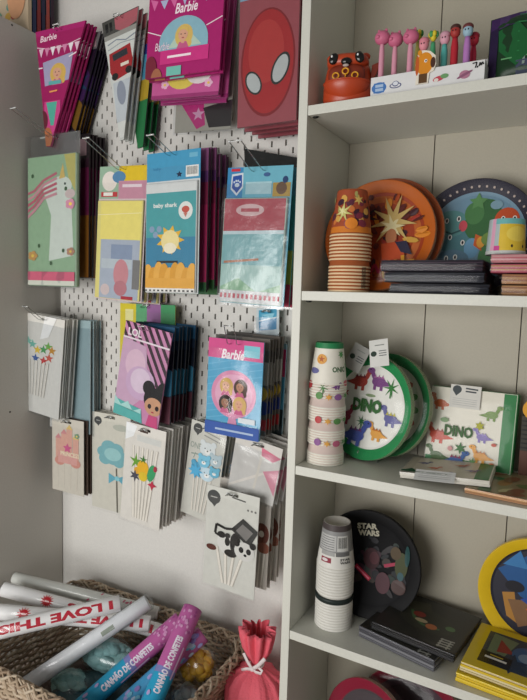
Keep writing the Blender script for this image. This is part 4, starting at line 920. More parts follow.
def dinonap(a, H):
    a.ds = 1.35
    a.rect(0, 0, 1, H, 'e2ded0'); a.rect(.86, 0, 1, H, '2c7c44'); a.rect(0, H-.07, 1, H, '2c7c44')
    a.dino(.12, .2, .12, 'c06038', -1); a.dino(.13, .6, .15, 'c8503c', -1, 'a03c2c'); a.dino(.14, .85, .12, '4c6c3c', -1); a.dino(.74, .27, .11, '6c8c3c', 1); a.dino(.66, .55, .1, '7c6cb0', -1, 'a090c8'); a.dino(.66, .78, .12, 'e09c30', -1, 'c87828'); a.dino(.38, .88, .13, '4468a8', 1, 'a04468'); a.dino(.72, .93, .09, 'c86838', 1)
    a.text('DINO', .38, .52, .14, '44683c', width=.34, bold=.04); a.star(.42, .72, .03, .08, 6, '4c7c4c'); a.star(.62, .42, .03, .06, 6, 'b0b040'); a.star(.58, .86, .02, .06, 6, '6c9c60'); a.ell(.2, .4, .05, .03, '8ca880'); a.ell(.3, .74, .03, .03, 'd8a0a0'); a.ell(.8, .62, .03, .02, 'c86c60')
# standing DINO napkins (leaning on the back panel)
sp_ = napkins('napkin_pack', 'square DINO napkin pack with green border standing against the back panel', .322, .178, zC+.003, .178, .165, .028, -5, '2c7c44', 'e2ded0', dinonap, 5, rx=77)
sp_.matrix_world = loc(.316, .190, zC+.0025, -4, 80) @ Matrix.Translation((0, .084, -.0))
def nlabel(parent, w, h, off):
    mb = MB(); mb.prism([(-w/2, 0), (w/2, 0), (w/2, h), (-w/2, h)], -.0006, 0, 'd4d2cc'); a = Art(mb, lambda u, v, l: ((u-.5)*w, -.0006-l, h-v*w), None)
    a.ell(.22, .16, .15, .14, '3c4448'); a.poly([(.12, .26), (.32, .26), (.2, .38)], '3c4448'); a.line((.5, .1), (.9, .12), .05, '40444a'); a.line((.5, .2), (.85, .21), .05, '40444a')
    for k in range(4): a.line((.1, .46+.07*k), (.9, .47+.07*k), .012, 'a8aaa8')
    o = mb.build('paper_label', parent); o.matrix_local = off; o['label'] = 'white paper label'; return o
nlabel(sp_, .062, .048, Matrix.Translation((-.014, .040, .0335)) @ Matrix.Rotation(-PI/2, 4, 'X'))
def lying(a, H): a.rect(0, 0, 1, H, 'd8d0c0'); a.rect(.84, 0, 1, H, '2c7c44'); a.rect(0, 0, .1, H, 'c8c0b0'); [a.dino(.2+.15*k, .25+.2*(k % 3), .1, ('6c6c9c', 'c86c48', '8c6c94', 'c87850')[k % 4], 1) for k in range(5)]; a.text('DINO', .4, .75, .12, '44683c', width=.3, bold=.04); a.star(.1, .75, .1, .16, 5, '2c5c40')
l1 = napkins('napkin_pack', 'white DINO napkin pack lying flat in front of the standing one', .292, .1, zC+.0085, .168, .125, .012, 2, 'dedad0', 'd8d0c0', lying, 5, ry=-3.5)
mb = MB(); w, h = .075, .03; mb.prism([(-w/2, 0), (w/2, 0), (w/2, h), (-w/2, h)], -.0006, 0, 'cfd0ce'); a = Art(mb, lambda u, v, l: ((u-.5)*w, -.0006-l, h-v*w), None)
for k in range(4): a.line((.1, .08+.07*k), (.9, .08+.07*k), .012, '9a9c9c')
o = mb.build('paper_label', l1); o.matrix_local = Matrix.Translation((-.015, -.063, .012)) @ Matrix.Rotation(math.radians(-65), 4, 'X') @ Matrix.Translation((0, 0, -.016)); o['label'] = 'white paper label'
def low(a, H): a.rect(0, 0, 1, H, '9c8c6c'); [a.ell(R.random(), R.random()*H, .12, .06, R.choice(['6c7c4c', 'b07c50', '8c5c44', 'c8b890', '4c6c44']), rot=R.uniform(0, 3), n=9) for _ in range(18)]
napkins('napkin_pack', 'olive and tan napkin pack lying under the white DINO one, reaching further right', .440, .100, zC, .20, .165, .010, -4, ['c89870', 'b08058', 'd8b080'], '9c8c6c', low, 4)
# yellow item at the right edge of shelf C
mb = MB(); q = at(524, 400, .19)
g = thing('party_horn_pack', 'dark pack with a yellow round top cut off by the right edge, third shelf', 'party pack', (q.x+.05, .19, zC))
mb.prism([(-.05, 0), (.05, 0), (.05, .13), (-.05, .13)], -.016, 0, '3c3830'); a = Art(mb, lambda u, v, l: ((u-.5)*.1, -.016-l, .13-v*.1), [(0, 0), (1, 0), (1, 1.3), (0, 1.3)])
for k in range(14): a.line((0, .1+.09*k), (.5, .1+.09*k), .03, '1c1c1a')
a.rect(0, .7, .3, 1.3, '5c3c30'); mb.build('card_box', g)
mb = MB(); mb.prism([(.02+.05*math.cos(2*PI*k/24)-.02, .145+.03*math.sin(2*PI*k/24)) for k in range(24)], -.021, -.017, 'd89c2c'); mb.build('round_label', g)

# dark packs on shelf D
def dk1(a, H):
    a.rect(0, 0, 1, H, '34332f'); a.ell(.5, .5, .36, .24, '3c3c34', rot=.2); a.curve([(.25, .35), (.35, .52), (.5, .62), (.7, .6)], .04, '4c6c48'); a.ell(.38, .42, .08, .06, '8c3c34'); a.ell(.45, .54, .08, .04, 'b8a888'); a.ell(.6, .6, .07, .06, 'b87048'); a.ell(.8, .5, .06, .05, '5c7c50'); a.poly([(.1, .2), (.4, .1), (.5, .3), (.2, .4)], '444438')
    for k in range(4): a.curve([(.78, .76+.05*k), (.94, .74+.05*k)], .025, 'a8a8a0'); 
    a.line((.8, .74), (.8, .93), .02, 'a8a8a0'); a.line((.9, .74), (.9, .93), .02, 'a8a8a0')
napkins('napkin_pack', 'lower dark napkin pack with pale edges near the white cups, fourth shelf', .233, .112, zD, .172, .145, .024, -12, ['5c5c62', '77777c', '44444a'], '2c2c2c', dk1, 4)
napkins('napkin_pack', 'upper black glossy napkin pack with small dark green picture, fourth shelf', .262, .128, zD+.0265, .178, .17, .016, -9, ['1e1e20', '2c2c2e'], '2c2b29', dk1, 4)
def yl(a, H):
    a.rect(0, 0, 1, H, 'd8bc20'); a.rect(.14, .12, 1, H-.14, '34404c'); a.poly([(.2, .15), (.5, .2), (.4, .6), (.2, .6)], '6c7c60'); a.poly([(.3, .25), (.5, .5), (.3, .55)], '8c3430'); a.ell(.66, .45, .2, .2, '3c5c84'); a.ell(.64, .5, .1, .1, '7c90a8'); a.star(.8, .3, .1, .2, 5, '24303c'); a.star(.5, .7, .1, .22, 6, '2c3848'); a.poly([(.14, .86), (.14, .6), (.5, .62), (.5, .86)], '181814'); a.line((.2, .72), (.45, .73), .04, 'e0e0dc'); a.line((.25, .66), (.4, .67), .02, 'c8b030')
napkins('napkin_pack', 'bottom yellow napkin pack at the front right of the fourth shelf', .432, .095, zD, .172, .165, .018, -4, ['d4b420', 'e0c43c'], 'd8bc20', yl, 4)
napkins('napkin_pack', 'top yellow-bordered napkin pack with a dark blue picture, fourth shelf', .436, .1, zD+.0205, .165, .165, .018, -5, ['c8b88c', 'd8cca0', 'd4b420'], 'd8bc20', yl, 4)

# ------------------------------------------------------------------ top shelf: bubble toy
OR = mat('b4421f', .35, 0, 0, 60, 'orange_plastic'); ORD = mat('7c2a14', .45, kind='orange_plastic'); BK = mat('141312', .12, kind='black_plastic'); YE = mat('e0a020', .3, kind='yellow_plastic')
g = thing('bubble_machine', 'orange plastic bear-shaped bubble machine with black eyes on the top shelf', 'bubble toy', loc(.060, .060, 0, 14) @ Matrix.Diagonal((1, 1, .94, 1)))
mb = MB(); pr = [(0, 0), (.040, 0), (.046, .004), (.0495, .02), (.049, .045), (.0455, .068), (.043, .082), (.038, .094), (.028, .103), (.012, .107), (0, .1075)]
mb.T = Matrix.Diagonal((1, .8, 1, 1)); mb.lathe(pr, OR, 40); mb.T = None
mb.build('body', g)
mb = MB()   # open mouth bowl
V = []; Fs = []; nx, nz = 20, 10
for j in range(nz+1):
    t = j/nz; z = .012+.034*t; r = .024+.022*math.sin(t*PI/2)
    for i in range(nx+1):
        q = PI+PI*i/nx; V.append((r*math.cos(q), -.018+r*.78*math.sin(q), z))
for j in range(nz):
    for i in range(nx): Fs.append((j*(nx+1)+i, j*(nx+1)+i+1, (j+1)*(nx+1)+i+1, (j+1)*(nx+1)+i))
mb.add(V, Fs, OR, True); mb.add([V[nz*(nx+1)+i] for i in range(nx+1)], [tuple(range(nx+1))], ORD)
mb.tube([V[nz*(nx+1)+i] for i in range(nx+1)], .0016, OR, 6); mb.build('soap_bowl', g)
mb = MB(); mb.blob((0, -.030, .060), (.036, .0115, .022), ORD, .7, 24); mb.build('mouth', g)
mb = MB(); mb.blob((0, -.013, .0905), (.0415, .029, .0165), OR, .8, 24); mb.build('snout', g)
for s in (-1, 1):
    mb = MB(); mb.blob((s*.034, -.010, .1025), (.009, .008, .008), OR); mb.build('ear', g)
    mb = MB(); mb.blob((s*.025, -.0395, .091), (.0088, .005, .0118), BK, rot=Matrix.Rotation(s*-.35, 3, 'Y')); e = mb.build('eye', g)
    mb = MB(); mb.blob((s*.025-.003, -.044, .0945), (.002, .001, .0026), 'e8e8e8', n=8); mb.build('eye_glint', e)
mb = MB(); mb.blob((0, -.042, .0835), (.0105, .006, .0075), BK); mb.build('nose', g)
mb = MB()
for x, z in ((-.0185, .054), (0, .062), (.0185, .053)):
    mb.torus((x, -.0475, z), .0058, .0015, YE); mb.tube([(x, -.0475, z-.006), (x, -.045, z-.012)], .0013, YE)
mb.build('bubble_wand', g)
mb = MB(); mb.blob((.0, -.045, .0745), (.006, .003, .003), 'b8a8a0'); mb.build('spout', g)
mb = MB(); mb.prism([(.044, .05), (.047, .085), (.066, .092), (.054, .062)], -.012, .006, ORD); mb.build('tail', g, .001)

# pen display box
bx0, bx1 = .121, .325; by0, by1 = .022, .1; bh = .04
g = thing('pen_display_box', 'white cardboard display box with an orange animal cut-out holding novelty pens', 'box', ((bx0+bx1)/2, (by0+by1)/2, 0))
cx, cy = (bx0+bx1)/2, (by0+by1)/2; hw, hd = (bx1-bx0)/2, (by1-by0)/2; WB = mat('dcdcdc', .5, kind='card')
mb = MB(); mb.box(-hw, hw, -hd, hd, .0, .0015, WB); mb.box(-hw, hw, hd-.0015, hd, .0015, bh+.03, WB); mb.box(-hw, -hw+.0015, -hd+.0015, hd-.0015, .0015, bh, WB); mb.box(hw-.0015, hw, -hd+.0015, hd-.0015, .0015, bh, WB); mb.build('tray', g)
mb = MB(); mb.box(-hw, hw, -hd-.0002, -hd+.0013, .0015, bh, WB); W2 = 2*hw
a = Art(mb, lambda u, v, l: ((u-.5)*W2, -hd-.0003-l, bh-v*W2), [(0, 0), (1, 0), (1, bh/W2), (0, bh/W2)])
a.ell(.08, .1, .07, .05, '4878b8'); a.rect(.03, .055, .13, .145, '4878b8'); a.rect(.045, .07, .12, .095, 'a8c0dc'); a.rect(.045, .105, .12, .13, 'a8c0dc')
a.ell(.235, .1, .055, .025, '505880'); a.ell(.235, .1, .045, .017, 'dcdce0'); a.ell(.235, .085, .03, .025, '505880'); a.ell(.235, .083, .024, .018, 'd8dce4')
a.ell(.62, .1, .05, .022, 'c04858', rot=-.2); a.ell(.67, .085, .035, .02, '6c9c68'); a.ell(.6, .11, .02, .015, 'e0d8d0'); a.ell(.84, .1, .045, .035, 'b07890'); a.ell(.84, .1, .07, .012, '8c5874', rot=-.4)
a.curve([(.9, .02), (.935, .015), (.925, .06)], .01, '101010'); a.line((.945, .045), (.94, .06), .01, '101010'); a.curve([(.955, .05), (.96, .02), (.97, .045), (.98, .02), (.99, .04)], .01, '101010')
mb.build('front_panel', g)
mb = MB(); fx = at(424, 70, by0-.002).x-cx; FO = 'd88a24'
mb.prism([(fx-.018+x*.0375, .014+z*.058) for x, z in ((.1, 0), (.7, 0), (.75, .3), (.95, .35), (1.05, .55), (1.0, .8), (.75, .95), (.5, 1.0), (.25, 1.02), (.15, .9), (.05, .6), (.12, .3))], -hd-.003, -hd-.0012, 'e4dccc')
a = Art(mb, lambda u, v, l: (fx-.018+u*.0375, -hd-.003-l, .014+(1.02-v)*.058), None)
a.ell(.5, .42, .4, .34, FO); a.ell(.15, .45, .09, .3, 'c05c28'); a.ell(.9, .42, .12, .16, '4c3024'); a.ell(.55, .34, .07, .05, 'f0f0ec'); a.ell(.56, .34, .035, .03, '101010'); a.rect(.25, .72, .65, 1.0, '5c4024'); a.ell(.25, .08, .1, .09, FO)
mb.build('animal_cutout', g)
# pens
def pen(label, u, v, cb, head, Yp, ch, r=.0052, cz=None):
    p = at(u, v, Yp); zt = p.z; g = thing('novelty_pen', label, 'pen', (p.x, Yp, .0016), 'novelty pens in the display box')
    zb = zt-.0016
    mb = MB(); mb.lathe([(0, 0), (.0015, .0), (r*.8, .012), (r, .02), (r, zb*.75), (r*.8, zb-.016), (r*.7, zb-.01), (0, zb-.01)], cb, 14); mb.build('barrel', g)
    mb = MB(); H = zb
    if head == 'pig':
        mb.blob((0, 0, H), (.0150, .013, .013), ch); mb.blob((-.005, -.0125, H-.002), (.004, .003, .003), ch); mb.blob((-.007, 0, H+.0125), (.003, .002, .004), ch); mb.blob((.007, 0, H+.0125), (.003, .002, .004), ch)
        mb.blob((-.011, -.004, H+.002), (.0014, .0014, .0014), '301818', n=8)
    elif head == 'tuft':
        mb.blob((0, 0, H), (.006, .006, .008), ch)
        for k in range(6): t = k*1.05; mb.blob((.006*math.cos(t), .006*math.sin(t), H+.004), (.004, .004, .006), ch if k % 2 else (cz or ch), n=10)
    else:
        mb.blob((0, 0, H), (.009, .009, .011), ch); mb.blob((0, .001, H+.007), (.0096, .0095, .007), cz or ch); mb.blob((-.003, -.0085, H), (.0012, .001, .0016), '181818', n=8); mb.blob((.002, -.0088, H), (.0012, .001, .0016), '181818', n=8)
    mb.build('topper', g)
LP, DP = 'd898ac', 'cc6c8c'
pen('leftmost pink pig-headed pen in the display box', 382.5, 38, LP, 'pig', .05, DP)
pen('second pink pig-headed pen from the left', 395.5, 40, LP, 'pig', .06, DP)
pen('third pink pig-headed pen, beside the yellow-green tufted one', 411, 37, LP, 'pig', .05, DP)
pen('olive and yellow tufted pen behind the pink ones', 418.5, 36, 'b0a858', 'tuft', .084, 'd8c840', cz='3c8c50')
pen('short pink pen with a round pale head', 424, 45, 'd8788c', 'doll', .055, 'e0909c', r=.0055, cz='d08090')
pen('green pen with a yellow and green tuft', 433.5, 37, '4ca070', 'tuft', .06, 'd8c438', r=.0055, cz='4c9c60')
pen('teal pen with a pale pink head', 445, 39, '58b0a8', 'doll', .055, 'd8a0b0', r=.0062, cz='c898a8')
pen('red pen with a dark round head', 455.5, 32, 'b42c38', 'doll', .055, 'a83c38', r=.0068, cz='4c2c28')
pen('lilac pen with a blue and white head', 468, 31, 'b078b8', 'doll', .05, '98b8c8', r=.0062, cz='6c3838')
pen('rightmost red pen, partly behind the lilac one', 474, 40, 'b82c48', 'doll', .075, 'b83040', r=.006, cz='a02c3c')

# dark pouch at right
g = thing('napkin_pack', 'dark purple and green wrapped pack with a red dot motif, right end of top shelf', 'napkins', loc(.405, .062, .0005, -2, -4))
mb = MB(); w, h, d = .165, .125, .034
bm = bmesh.new(); bmesh.ops.create_grid(bm, x_segments=14, y_segments=12, size=.5)
V = []; 
for sgn in (-1, 1):
    for j in range(13):
        for i in range(15):
            x, z = i/14, j/12; b = min(1, 5*min(x, 1-x)+.08)*min(1, 5*min(z, 1-z)+.15)
            V.append(((x-.5)*w, sgn*d/2*b+R.uniform(-.0008, .0008), z*h+.004*math.sin(x*3)))
bm.free()
Fs = []
for sgn in (0, 1):
    for j in range(12):
        for i in range(14):
            q = sgn*195+j*15+i; f = (q, q+1, q+16, q+15); Fs.append(f if sgn == 0 else f[::-1])
for i in range(14): Fs += [(i+1, i, 195+i, 196+i), (180+i, 181+i, 376+i, 375+i)]
for j in range(12): Fs += [(j*15, (j+1)*15, 195+(j+1)*15, 195+j*15), ((j+1)*15+14, j*15+14, 195+j*15+14, 195+(j+1)*15+14)]
mb.add(V, Fs, mat('1e3a24', .3, 0, .2, 60), True)
def fb(u, v, l):
    x, z = u, 1-v*w/h; b = min(1, 5*min(max(x, 0), 1-x)+.08)*min(1, 5*min(max(z, 0), 1-z)+.15)
    return ((x-.5)*w, -d/2*b-.0013-l, z*h+.004*math.sin(x*3))
a = Art(mb, fb, [(0.01, 0.01), (.99, 0.01), (.99, h/w-.01), (0.01, h/w-.01)])
for k in range(10): a.rect(.1*k, 0, .1*k+.1, .16, ('3c2454', '44305c')[k % 2])
for k in range(5): a.rect(0, .14+.12*k, .1, .28+.12*k, '281c3c')
a.poly([(.1, .18), (.3, .14), (.5, .4), (.3, .6), (.12, .4)], '1c5c30'); a.poly([(.5, .12), (.98, .08), (.98, .6), (.7, .66), (.5, .4)], '1c5430')
for k in range(6): a.line((.3, .05+.1*k), (.95, .1+.09*k), .012, '2c7844')
a.ell(.6, .3, .12, .13, '9c2438'); a.ell(.62, .42, .08, .05, 'b8a8a8'); a.ell(.8, .5, .14, .09, 'b02c3c'); a.line((.15, .5), (.75, .5), .015, '609c68'); a.rect(.3, .55, .55, .7, '24304c')
a.poly([(.36, .02), (.385, .02), (.385, .6), (.36, .6)], '8a9a94')
mb.build('printed_wrap', g)
# ------------------------------------------------------------------ basket
BX, BY = -.53, -.008
def rr_path(hx, hy, rad, n):
    segs = []; P = []
    Ls = [2*(hx-rad), PI*rad/2, 2*(hy-rad), PI*rad/2]*2; tot = sum(Ls)
    cs = [(hx-rad, -hy+rad, -PI/2), (hx-rad, hy-rad, 0), (-hx+rad, hy-rad, PI/2), (-hx+rad, -hy+rad, PI)]
    for k in range(n):
        s = tot*k/n; i = 0
        while s > Ls[i]: s -= Ls[i]; i += 1
        if i == 0: p = (-hx+rad+s, -hy); nn = (0, -1)
        elif i == 2: p = (hx, -hy+rad+s); nn = (1, 0)
        elif i == 4: p = (hx-rad-s, hy); nn = (0, 1)
        elif i == 6: p = (-hx, hy-rad-s); nn = (-1, 0)
        else:
            c = cs[(i-1)//2]; t = c[2]+s/rad; p = (c[0]+rad*math.cos(t), c[1]+rad*math.sin(t)); nn = (math.cos(t), math.sin(t))
        P.append((p, nn))
    return P
WK = [mat(c, .7, 0, .5, 300, 'wicker') for c in ('a8947c', 'b8a48c', '947e68', 'c0b09a')]
BH = .225
g = thing('wicker_basket', 'large rectangular natural wicker basket on the floor, full of party goods', 'basket', (BX, BY, FZ))
NS = 56; rows = 27
def dims(t): return .262+.058*t, .158+.05*t
mb = MB()
for k in range(rows):
    t = (k+.5)/rows; hx, hy = dims(t); z = .008+(BH-.02)*t; P = rr_path(hx, hy, .06, NS*3)
    pts = []
    for i, (p, nn) in enumerate(P):
        o = .0045*math.cos(PI*i/3+PI*k)+R.uniform(-.0012, .0012); pts.append((p[0]+nn[0]*o, p[1]+nn[1]*o, z+R.uniform(-.0018, .0018)))
    mb.tube(pts, R.uniform(.0034, .0046), WK[R.randrange(4)], 5, True)
mb.build('woven_wall', g)
mb = MB()
P0 = rr_path(*dims(0), .06, NS); P1 = rr_path(*dims(1), .06, NS)
for (a_, n1), (b_, n2) in zip(P0, P1): mb.tube([(a_[0], a_[1], .004), ((a_[0]+b_[0])/2, (a_[1]+b_[1])/2, BH/2), (b_[0], b_[1], BH-.006)], .0028, WK[1], 5)
mb.build('stakes', g)
mb = MB()
P = rr_path(*dims(1.04), .065, 330)
for s in range(5):
    pts = []
    for i, (p, nn) in enumerate(P):
        t = 2*PI*(i*23/330)*(1 if s < 3 else -1)+s*2*PI/3; rad = .0105+.001*math.sin(i*.7+s); pts.append((p[0]+nn[0]*rad*math.cos(t), p[1]+nn[1]*rad*math.cos(t), BH+rad*.8*math.sin(t)+R.uniform(-.0006, .0006)))
    mb.tube(pts, .0038, WK[(s*3) % 4], 5, True)
for k in range(90):  # loose diagonal twigs laid over the rim
    i = R.randrange(330); p, nn = P[i]; q, n2 = P[(i+R.randrange(10, 18)) % 330]
    mb.tube([(p[0]-nn[0]*.012, p[1]-nn[1]*.012, BH-.02), ((p[0]+q[0])/2+nn[0]*.002, (p[1]+q[1])/2+nn[1]*.002, BH+.0125), (q[0]+n2[0]*.014, q[1]+n2[1]*.014, BH-.016)], .0022, WK[R.randrange(4)], 5)
mb.build('braided_rim', g)
mb = MB(); mb.prism([(p[0], p[1]) for p, n in rr_path(.262, .158, .06, 40)], 0, .008, WK[2]); mb.v = [Vector((v[0], v[2], v[1]+.001)) for v in mb.v]; mb.build('base', g)

# tubes lying in it
def tube_thing(name, label, cat, A, B, r, segs, art=None, group=None, cap='e8e8e8', sq=0, film=None, wrinkle=0):
    A, B = Vector(A), Vector(B); ex = (B-A).normalized(); L = (B-A).length; mid = (A+B)/2
    ef = (CAM-mid); ef = (ef-ex*ef.dot(ex)).normalized(); eu = ef.cross(ex)
    if eu.z < 0: eu = -eu
    if ex.cross(eu).dot(ef) < 0 and False: pass
    M = Matrix(((ex.x, ef.x, eu.x, A.x), (ex.y, ef.y, eu.y, A.y), (ex.z, ef.z, eu.z, A.z), (0, 0, 0, 1)))
    flip = M.to_3x3().determinant() < 0
    root = thing(name, label, cat, A, group)
    M3 = M.to_3x3()
    mb = MB(); n = 32; st = []
    for x0, x1, c in segs: st += [(x0, c), (x1, c)]
    prof = []; cs = []
    prof.append((0, .0)); prof.append((r*.93, 0)); prof.append((r, .0015)); cs = [cap, cap]
    for i, (x0, x1, c) in enumerate(segs):
        nseg = 6
        for k in range(1, nseg+1): prof.append((r, min(L-.0015, L*(x0+(x1-x0)*k/nseg)))); cs.append(c)
    prof += [(r*.93, L), (0, L)]; cs += [cap, cap]
    mb.lathe(prof, cs, n, 'z', (lambda rr, z, q: (rr+wrinkle*math.sin(5*q+z*60)*math.sin(z*37+q), z)) if wrinkle else None)
    mb.v = [M3 @ Vector((v.z, v.x, v.y)) for v in mb.v]
    def f(u, v, l):  # u along (0..L), v down across, metres
        t = v/r; q = r+.0003+l; return M3 @ Vector((u, q*math.cos(t), -q*math.sin(t)))
    if art: a = Art(mb, f, None, .00006); a.band = (1, .0035); art(a, L)
    # make all faces point outwards
    me = mb.build('tube_body', root); 
    if film:
        m2 = MB(); m2.lathe([(.0, -.006), (r+.003, -.004), (r+.0032, L*.3), (r+.0028, L*.6), (r+.0032, L+.004), (r*.6, L+.012), (0, L+.013)], film, 24, 'z', lambda rr, z, q: (rr+.0012*math.sin(4*q+z*50), z)); m2.v = [M3 @ Vector((v.z, v.x, v.y)) for v in m2.v]; m2.build('plastic_sleeve', root)
    return root
def P_(u, v, Y): return at(u, v, Y)
CG = 'confetti cannons in the basket'
PK, BL = 'b8609c', '2c9cc4'
def art_can(dots=True):
    def f(a, L):
        a.text('CANHÃO DE CONFETES', L*.50, -.002, .021, 'e4dce8', width=L*.46, bold=.05)
        r = random.Random(8)
        for k in range(26): a.ell(L*r.uniform(.74, .97), r.uniform(-.022, .018), .004, .003, r.choice(['cc8cbc', 'd49cc4', 'a04c8c']), n=7)
        for k in range(14): a.ell(L*r.uniform(.03, .28), r.uniform(-.022, .018), .006, .004, r.choice(['7cc0dc', '5cb0d4', 'b0a0d0']), n=7)
        a.line((L*.4, .018), (L*.66, .018), .004, 'c8a8c8')
    return f
A1, B1 = P_(139, 731, -.14), P_(193, 608, .075)
tube_thing('confetti_cannon', 'pink and blue confetti cannon lying on top of the others, its pink end raised highest', 'confetti cannon', A1, B1, .025, [(0, .42, BL), (.42, .47, '7c80b8'), (.47, 1, PK)], art_can(), CG, cap='a8588c')
A2, B2 = P_(72, 716, -.14), P_(181, 620, .09)
tube_thing('confetti_cannon', 'pink and blue confetti cannon crossing behind the raised one, nearer the teal pompoms', 'confetti cannon', A2, B2, .0235, [(0, .5, BL), (.5, .55, '7c80b8'), (.55, 1, PK)], art_can(), CG, cap='a8588c')
def art_sp(a, L):
    r = random.Random(3)
    for k in range(60): a.ell(L*r.uniform(.03, .97), r.uniform(-.02, .02), .008, .005, r.choice(['7cc0dc', 'c0d0e8', '8c7cc0', 'a8a8e0', '4c8cc8']), n=7)
A3, B3 = P_(100, 727, -.13), P_(203, 634, .085)
tube_thing('confetti_cannon', 'blue spotted confetti cannon lying lowest, under the raised pink one', 'confetti cannon', A3, B3, .022, [(0, .62, '4ca0d0'), (.62, 1, 'b46498')], art_sp, CG, cap='a05080')
# long white tubes
WT = mat('f2f2f2', .35, 0, .1, 30)
tube_thing('gift_wrap_roll', 'plain translucent white wrapped roll lying diagonally above the red-lettered ones', 'wrapping roll', P_(22, 688, -.15), P_(148, 602, .10), .0205, [(0, 1, 'fafafa')], lambda a, L: (a.rect(L*.62, -.004, L*.72, .008, 'a8b0a0')), None, 'd8d8d8', film=FILM2, wrinkle=.0006)
def art_love(burst):
    def f(a, L):
        if burst: a.star(L*burst, .001, .011, .021, 14, 'c8202c'); a.line((L*burst-.006, .001), (L*burst+.006, .001), .004, 'f0c0c0')
        a.text('I LOVE THIS', L*(.52 if not burst else .68), .0, .023, 'c0283c', rot=PI, width=L*(.85 if not burst else .56), bold=.05)
    return f
LG = 'white rolls with red lettering in the basket'
tube_thing('party_streamer_tube', 'white roll with upside-down red letters reading I LOVE THIS, frontmost', 'streamer roll', P_(-14, 634, -.19), P_(120, 603, .05), .0205, [(0, 1, WT)], art_love(0), LG, film=FILM)
tube_thing('party_streamer_tube', 'white roll with a small red burst at the frame edge, middle of the lettered ones', 'streamer roll', P_(-14, 611, -.12), P_(150, 624, .11), .0205, [(0, 1, WT)], art_love(.24), LG, film=FILM)
tube_thing('party_streamer_tube', 'white roll with a larger red burst, rear of the lettered ones', 'streamer roll', P_(3, 589, -.03), P_(170, 634, .168), .0205, [(0, 1, WT)], art_love(.28), LG, film=FILM)
def art_pp(a, L):
    r = random.Random(6)
    for k in range(16): a.ell(L*r.uniform(.5, .97), r.uniform(-.016, .016), .006, .003, 'c8647c', rot=r.uniform(0, 3), n=7)
tube_thing('party_streamer_tube', 'plain white roll with faint pink marks lying along the back rim', 'streamer roll', P_(14, 578, .04), P_(158, 613, .19), .0175, [(0, 1, 'd4d6d0')], art_pp, None, film=FILM)
# pompoms in bags
TE = mat('9ccac8', .8, 0, .8, 180, 'tissue')
def pom(name, label, c, rad, col, n=70, seed=1, bag=True, group=None):
    r = random.Random(seed); g = thing(name, label, 'pompom', c, group); mb = MB()
    for k in range(n):
        d = Vector((r.gauss(0, 1), r.gauss(0, 1), r.gauss(0, 1))).normalized(); p = Vector((d.x*rad[0], d.y*rad[1], d.z*rad[2]))*.72
        mb.blob(p, (rad[0]*r.uniform(.28, .42), rad[1]*r.uniform(.28, .42), rad[2]*r.uniform(.28, .42)), col, 1, 10, noise=.12)
    mb.blob((0, 0, 0), (rad[0]*.75, rad[1]*.75, rad[2]*.75), col, 1, 14); mb.build('tissue', g)
    if bag: mb = MB(); mb.blob((0, 0, 0), (rad[0]*1.18, rad[1]*1.1, rad[2]*1.12), FILM2, .85, 20, noise=.05); mb.build('clear_bag', g)
    return g
pom('tissue_pompom', 'teal fluffy pompom in clear plastic, the larger one in the middle of the basket', P_(108, 655, .03)+Vector((0, 0, -.0)), (.078, .05, .036), TE, seed=2)
pom('tissue_pompom', 'teal and pinkish fluffy pompom in clear plastic, the smaller lower one', P_(70, 684, -.06), (.055, .04, .030), mat('94c0b8', .8, 0, .8, 180, 'tissue'), seed=4)
pom('tissue_pompom', 'yellow crumpled pompom between the cannons and the right basket rim', P_(196, 664, .07), (.046, .038, .040), mat('d8a42c', .6, 0, .8, 120, 'tissue'), seed=5, n=46)
pom('tissue_pompom', 'greyish clear wrapped bundle under the yellow pompom', P_(192, 702, .02), (.05, .05, .04), mat('8c9490', .5, 0, .6, 120, 'tissue'), seed=6, n=30)
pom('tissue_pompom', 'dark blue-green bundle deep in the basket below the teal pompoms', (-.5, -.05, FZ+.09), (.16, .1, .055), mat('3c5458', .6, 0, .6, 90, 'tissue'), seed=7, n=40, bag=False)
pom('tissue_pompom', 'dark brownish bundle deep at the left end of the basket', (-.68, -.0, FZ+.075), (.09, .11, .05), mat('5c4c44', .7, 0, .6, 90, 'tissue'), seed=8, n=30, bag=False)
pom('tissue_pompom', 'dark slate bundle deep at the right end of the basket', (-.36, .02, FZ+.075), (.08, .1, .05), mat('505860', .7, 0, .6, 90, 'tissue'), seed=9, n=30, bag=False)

# ------------------------------------------------------------------ pink crepe bag
CR = mat('ea6474', .7, 0, .9, 260, 'crepe'); c = P_(258, 665, .13); hz = c.z-FZ
g = thing('gift_bag', 'coral-pink crepe paper gift bag tied with white ribbon, beside the basket', 'gift bag', (c.x-.004, .13, FZ))
mb = MB(); n = 90
prof = [(0, 0), (.05, 0), (.068, .012), (.078, .05), (.082, .1), (.082, .15), (.078, hz-.045), (.062, hz-.022), (.032, hz-.008), (.012, hz), (.012, hz+.006), (.020, hz+.018), (.031, hz+.045), (.037, hz+.075), (.040, hz+.098), (.0385, hz+.097), (.029, hz+.045), (.01, hz+.012)]
prof = [(r, max(z, 0)) for r, z in prof]
def wv(r, z, q):
    k = max(0, min(1, (z-.13)/(hz-.13))); am = .10*k if z < hz else .2*min(1, (z-hz)/.04)+.08
    return (r*(1+am*math.sin(11*q+1.3*math.sin(3*q))+.04*k*math.sin(29*q)), z+(.003*math.sin(5*q)+.003*math.sin(2*q) if z > hz+.08 else 0))
mb.T = Matrix.Diagonal((1, .82, 1, 1)); mb.lathe(prof, CR, n, 'z', wv); mb.build('crepe_paper', g)
RB = mat('e6dedd', .45, kind='ribbon')
mb = MB()
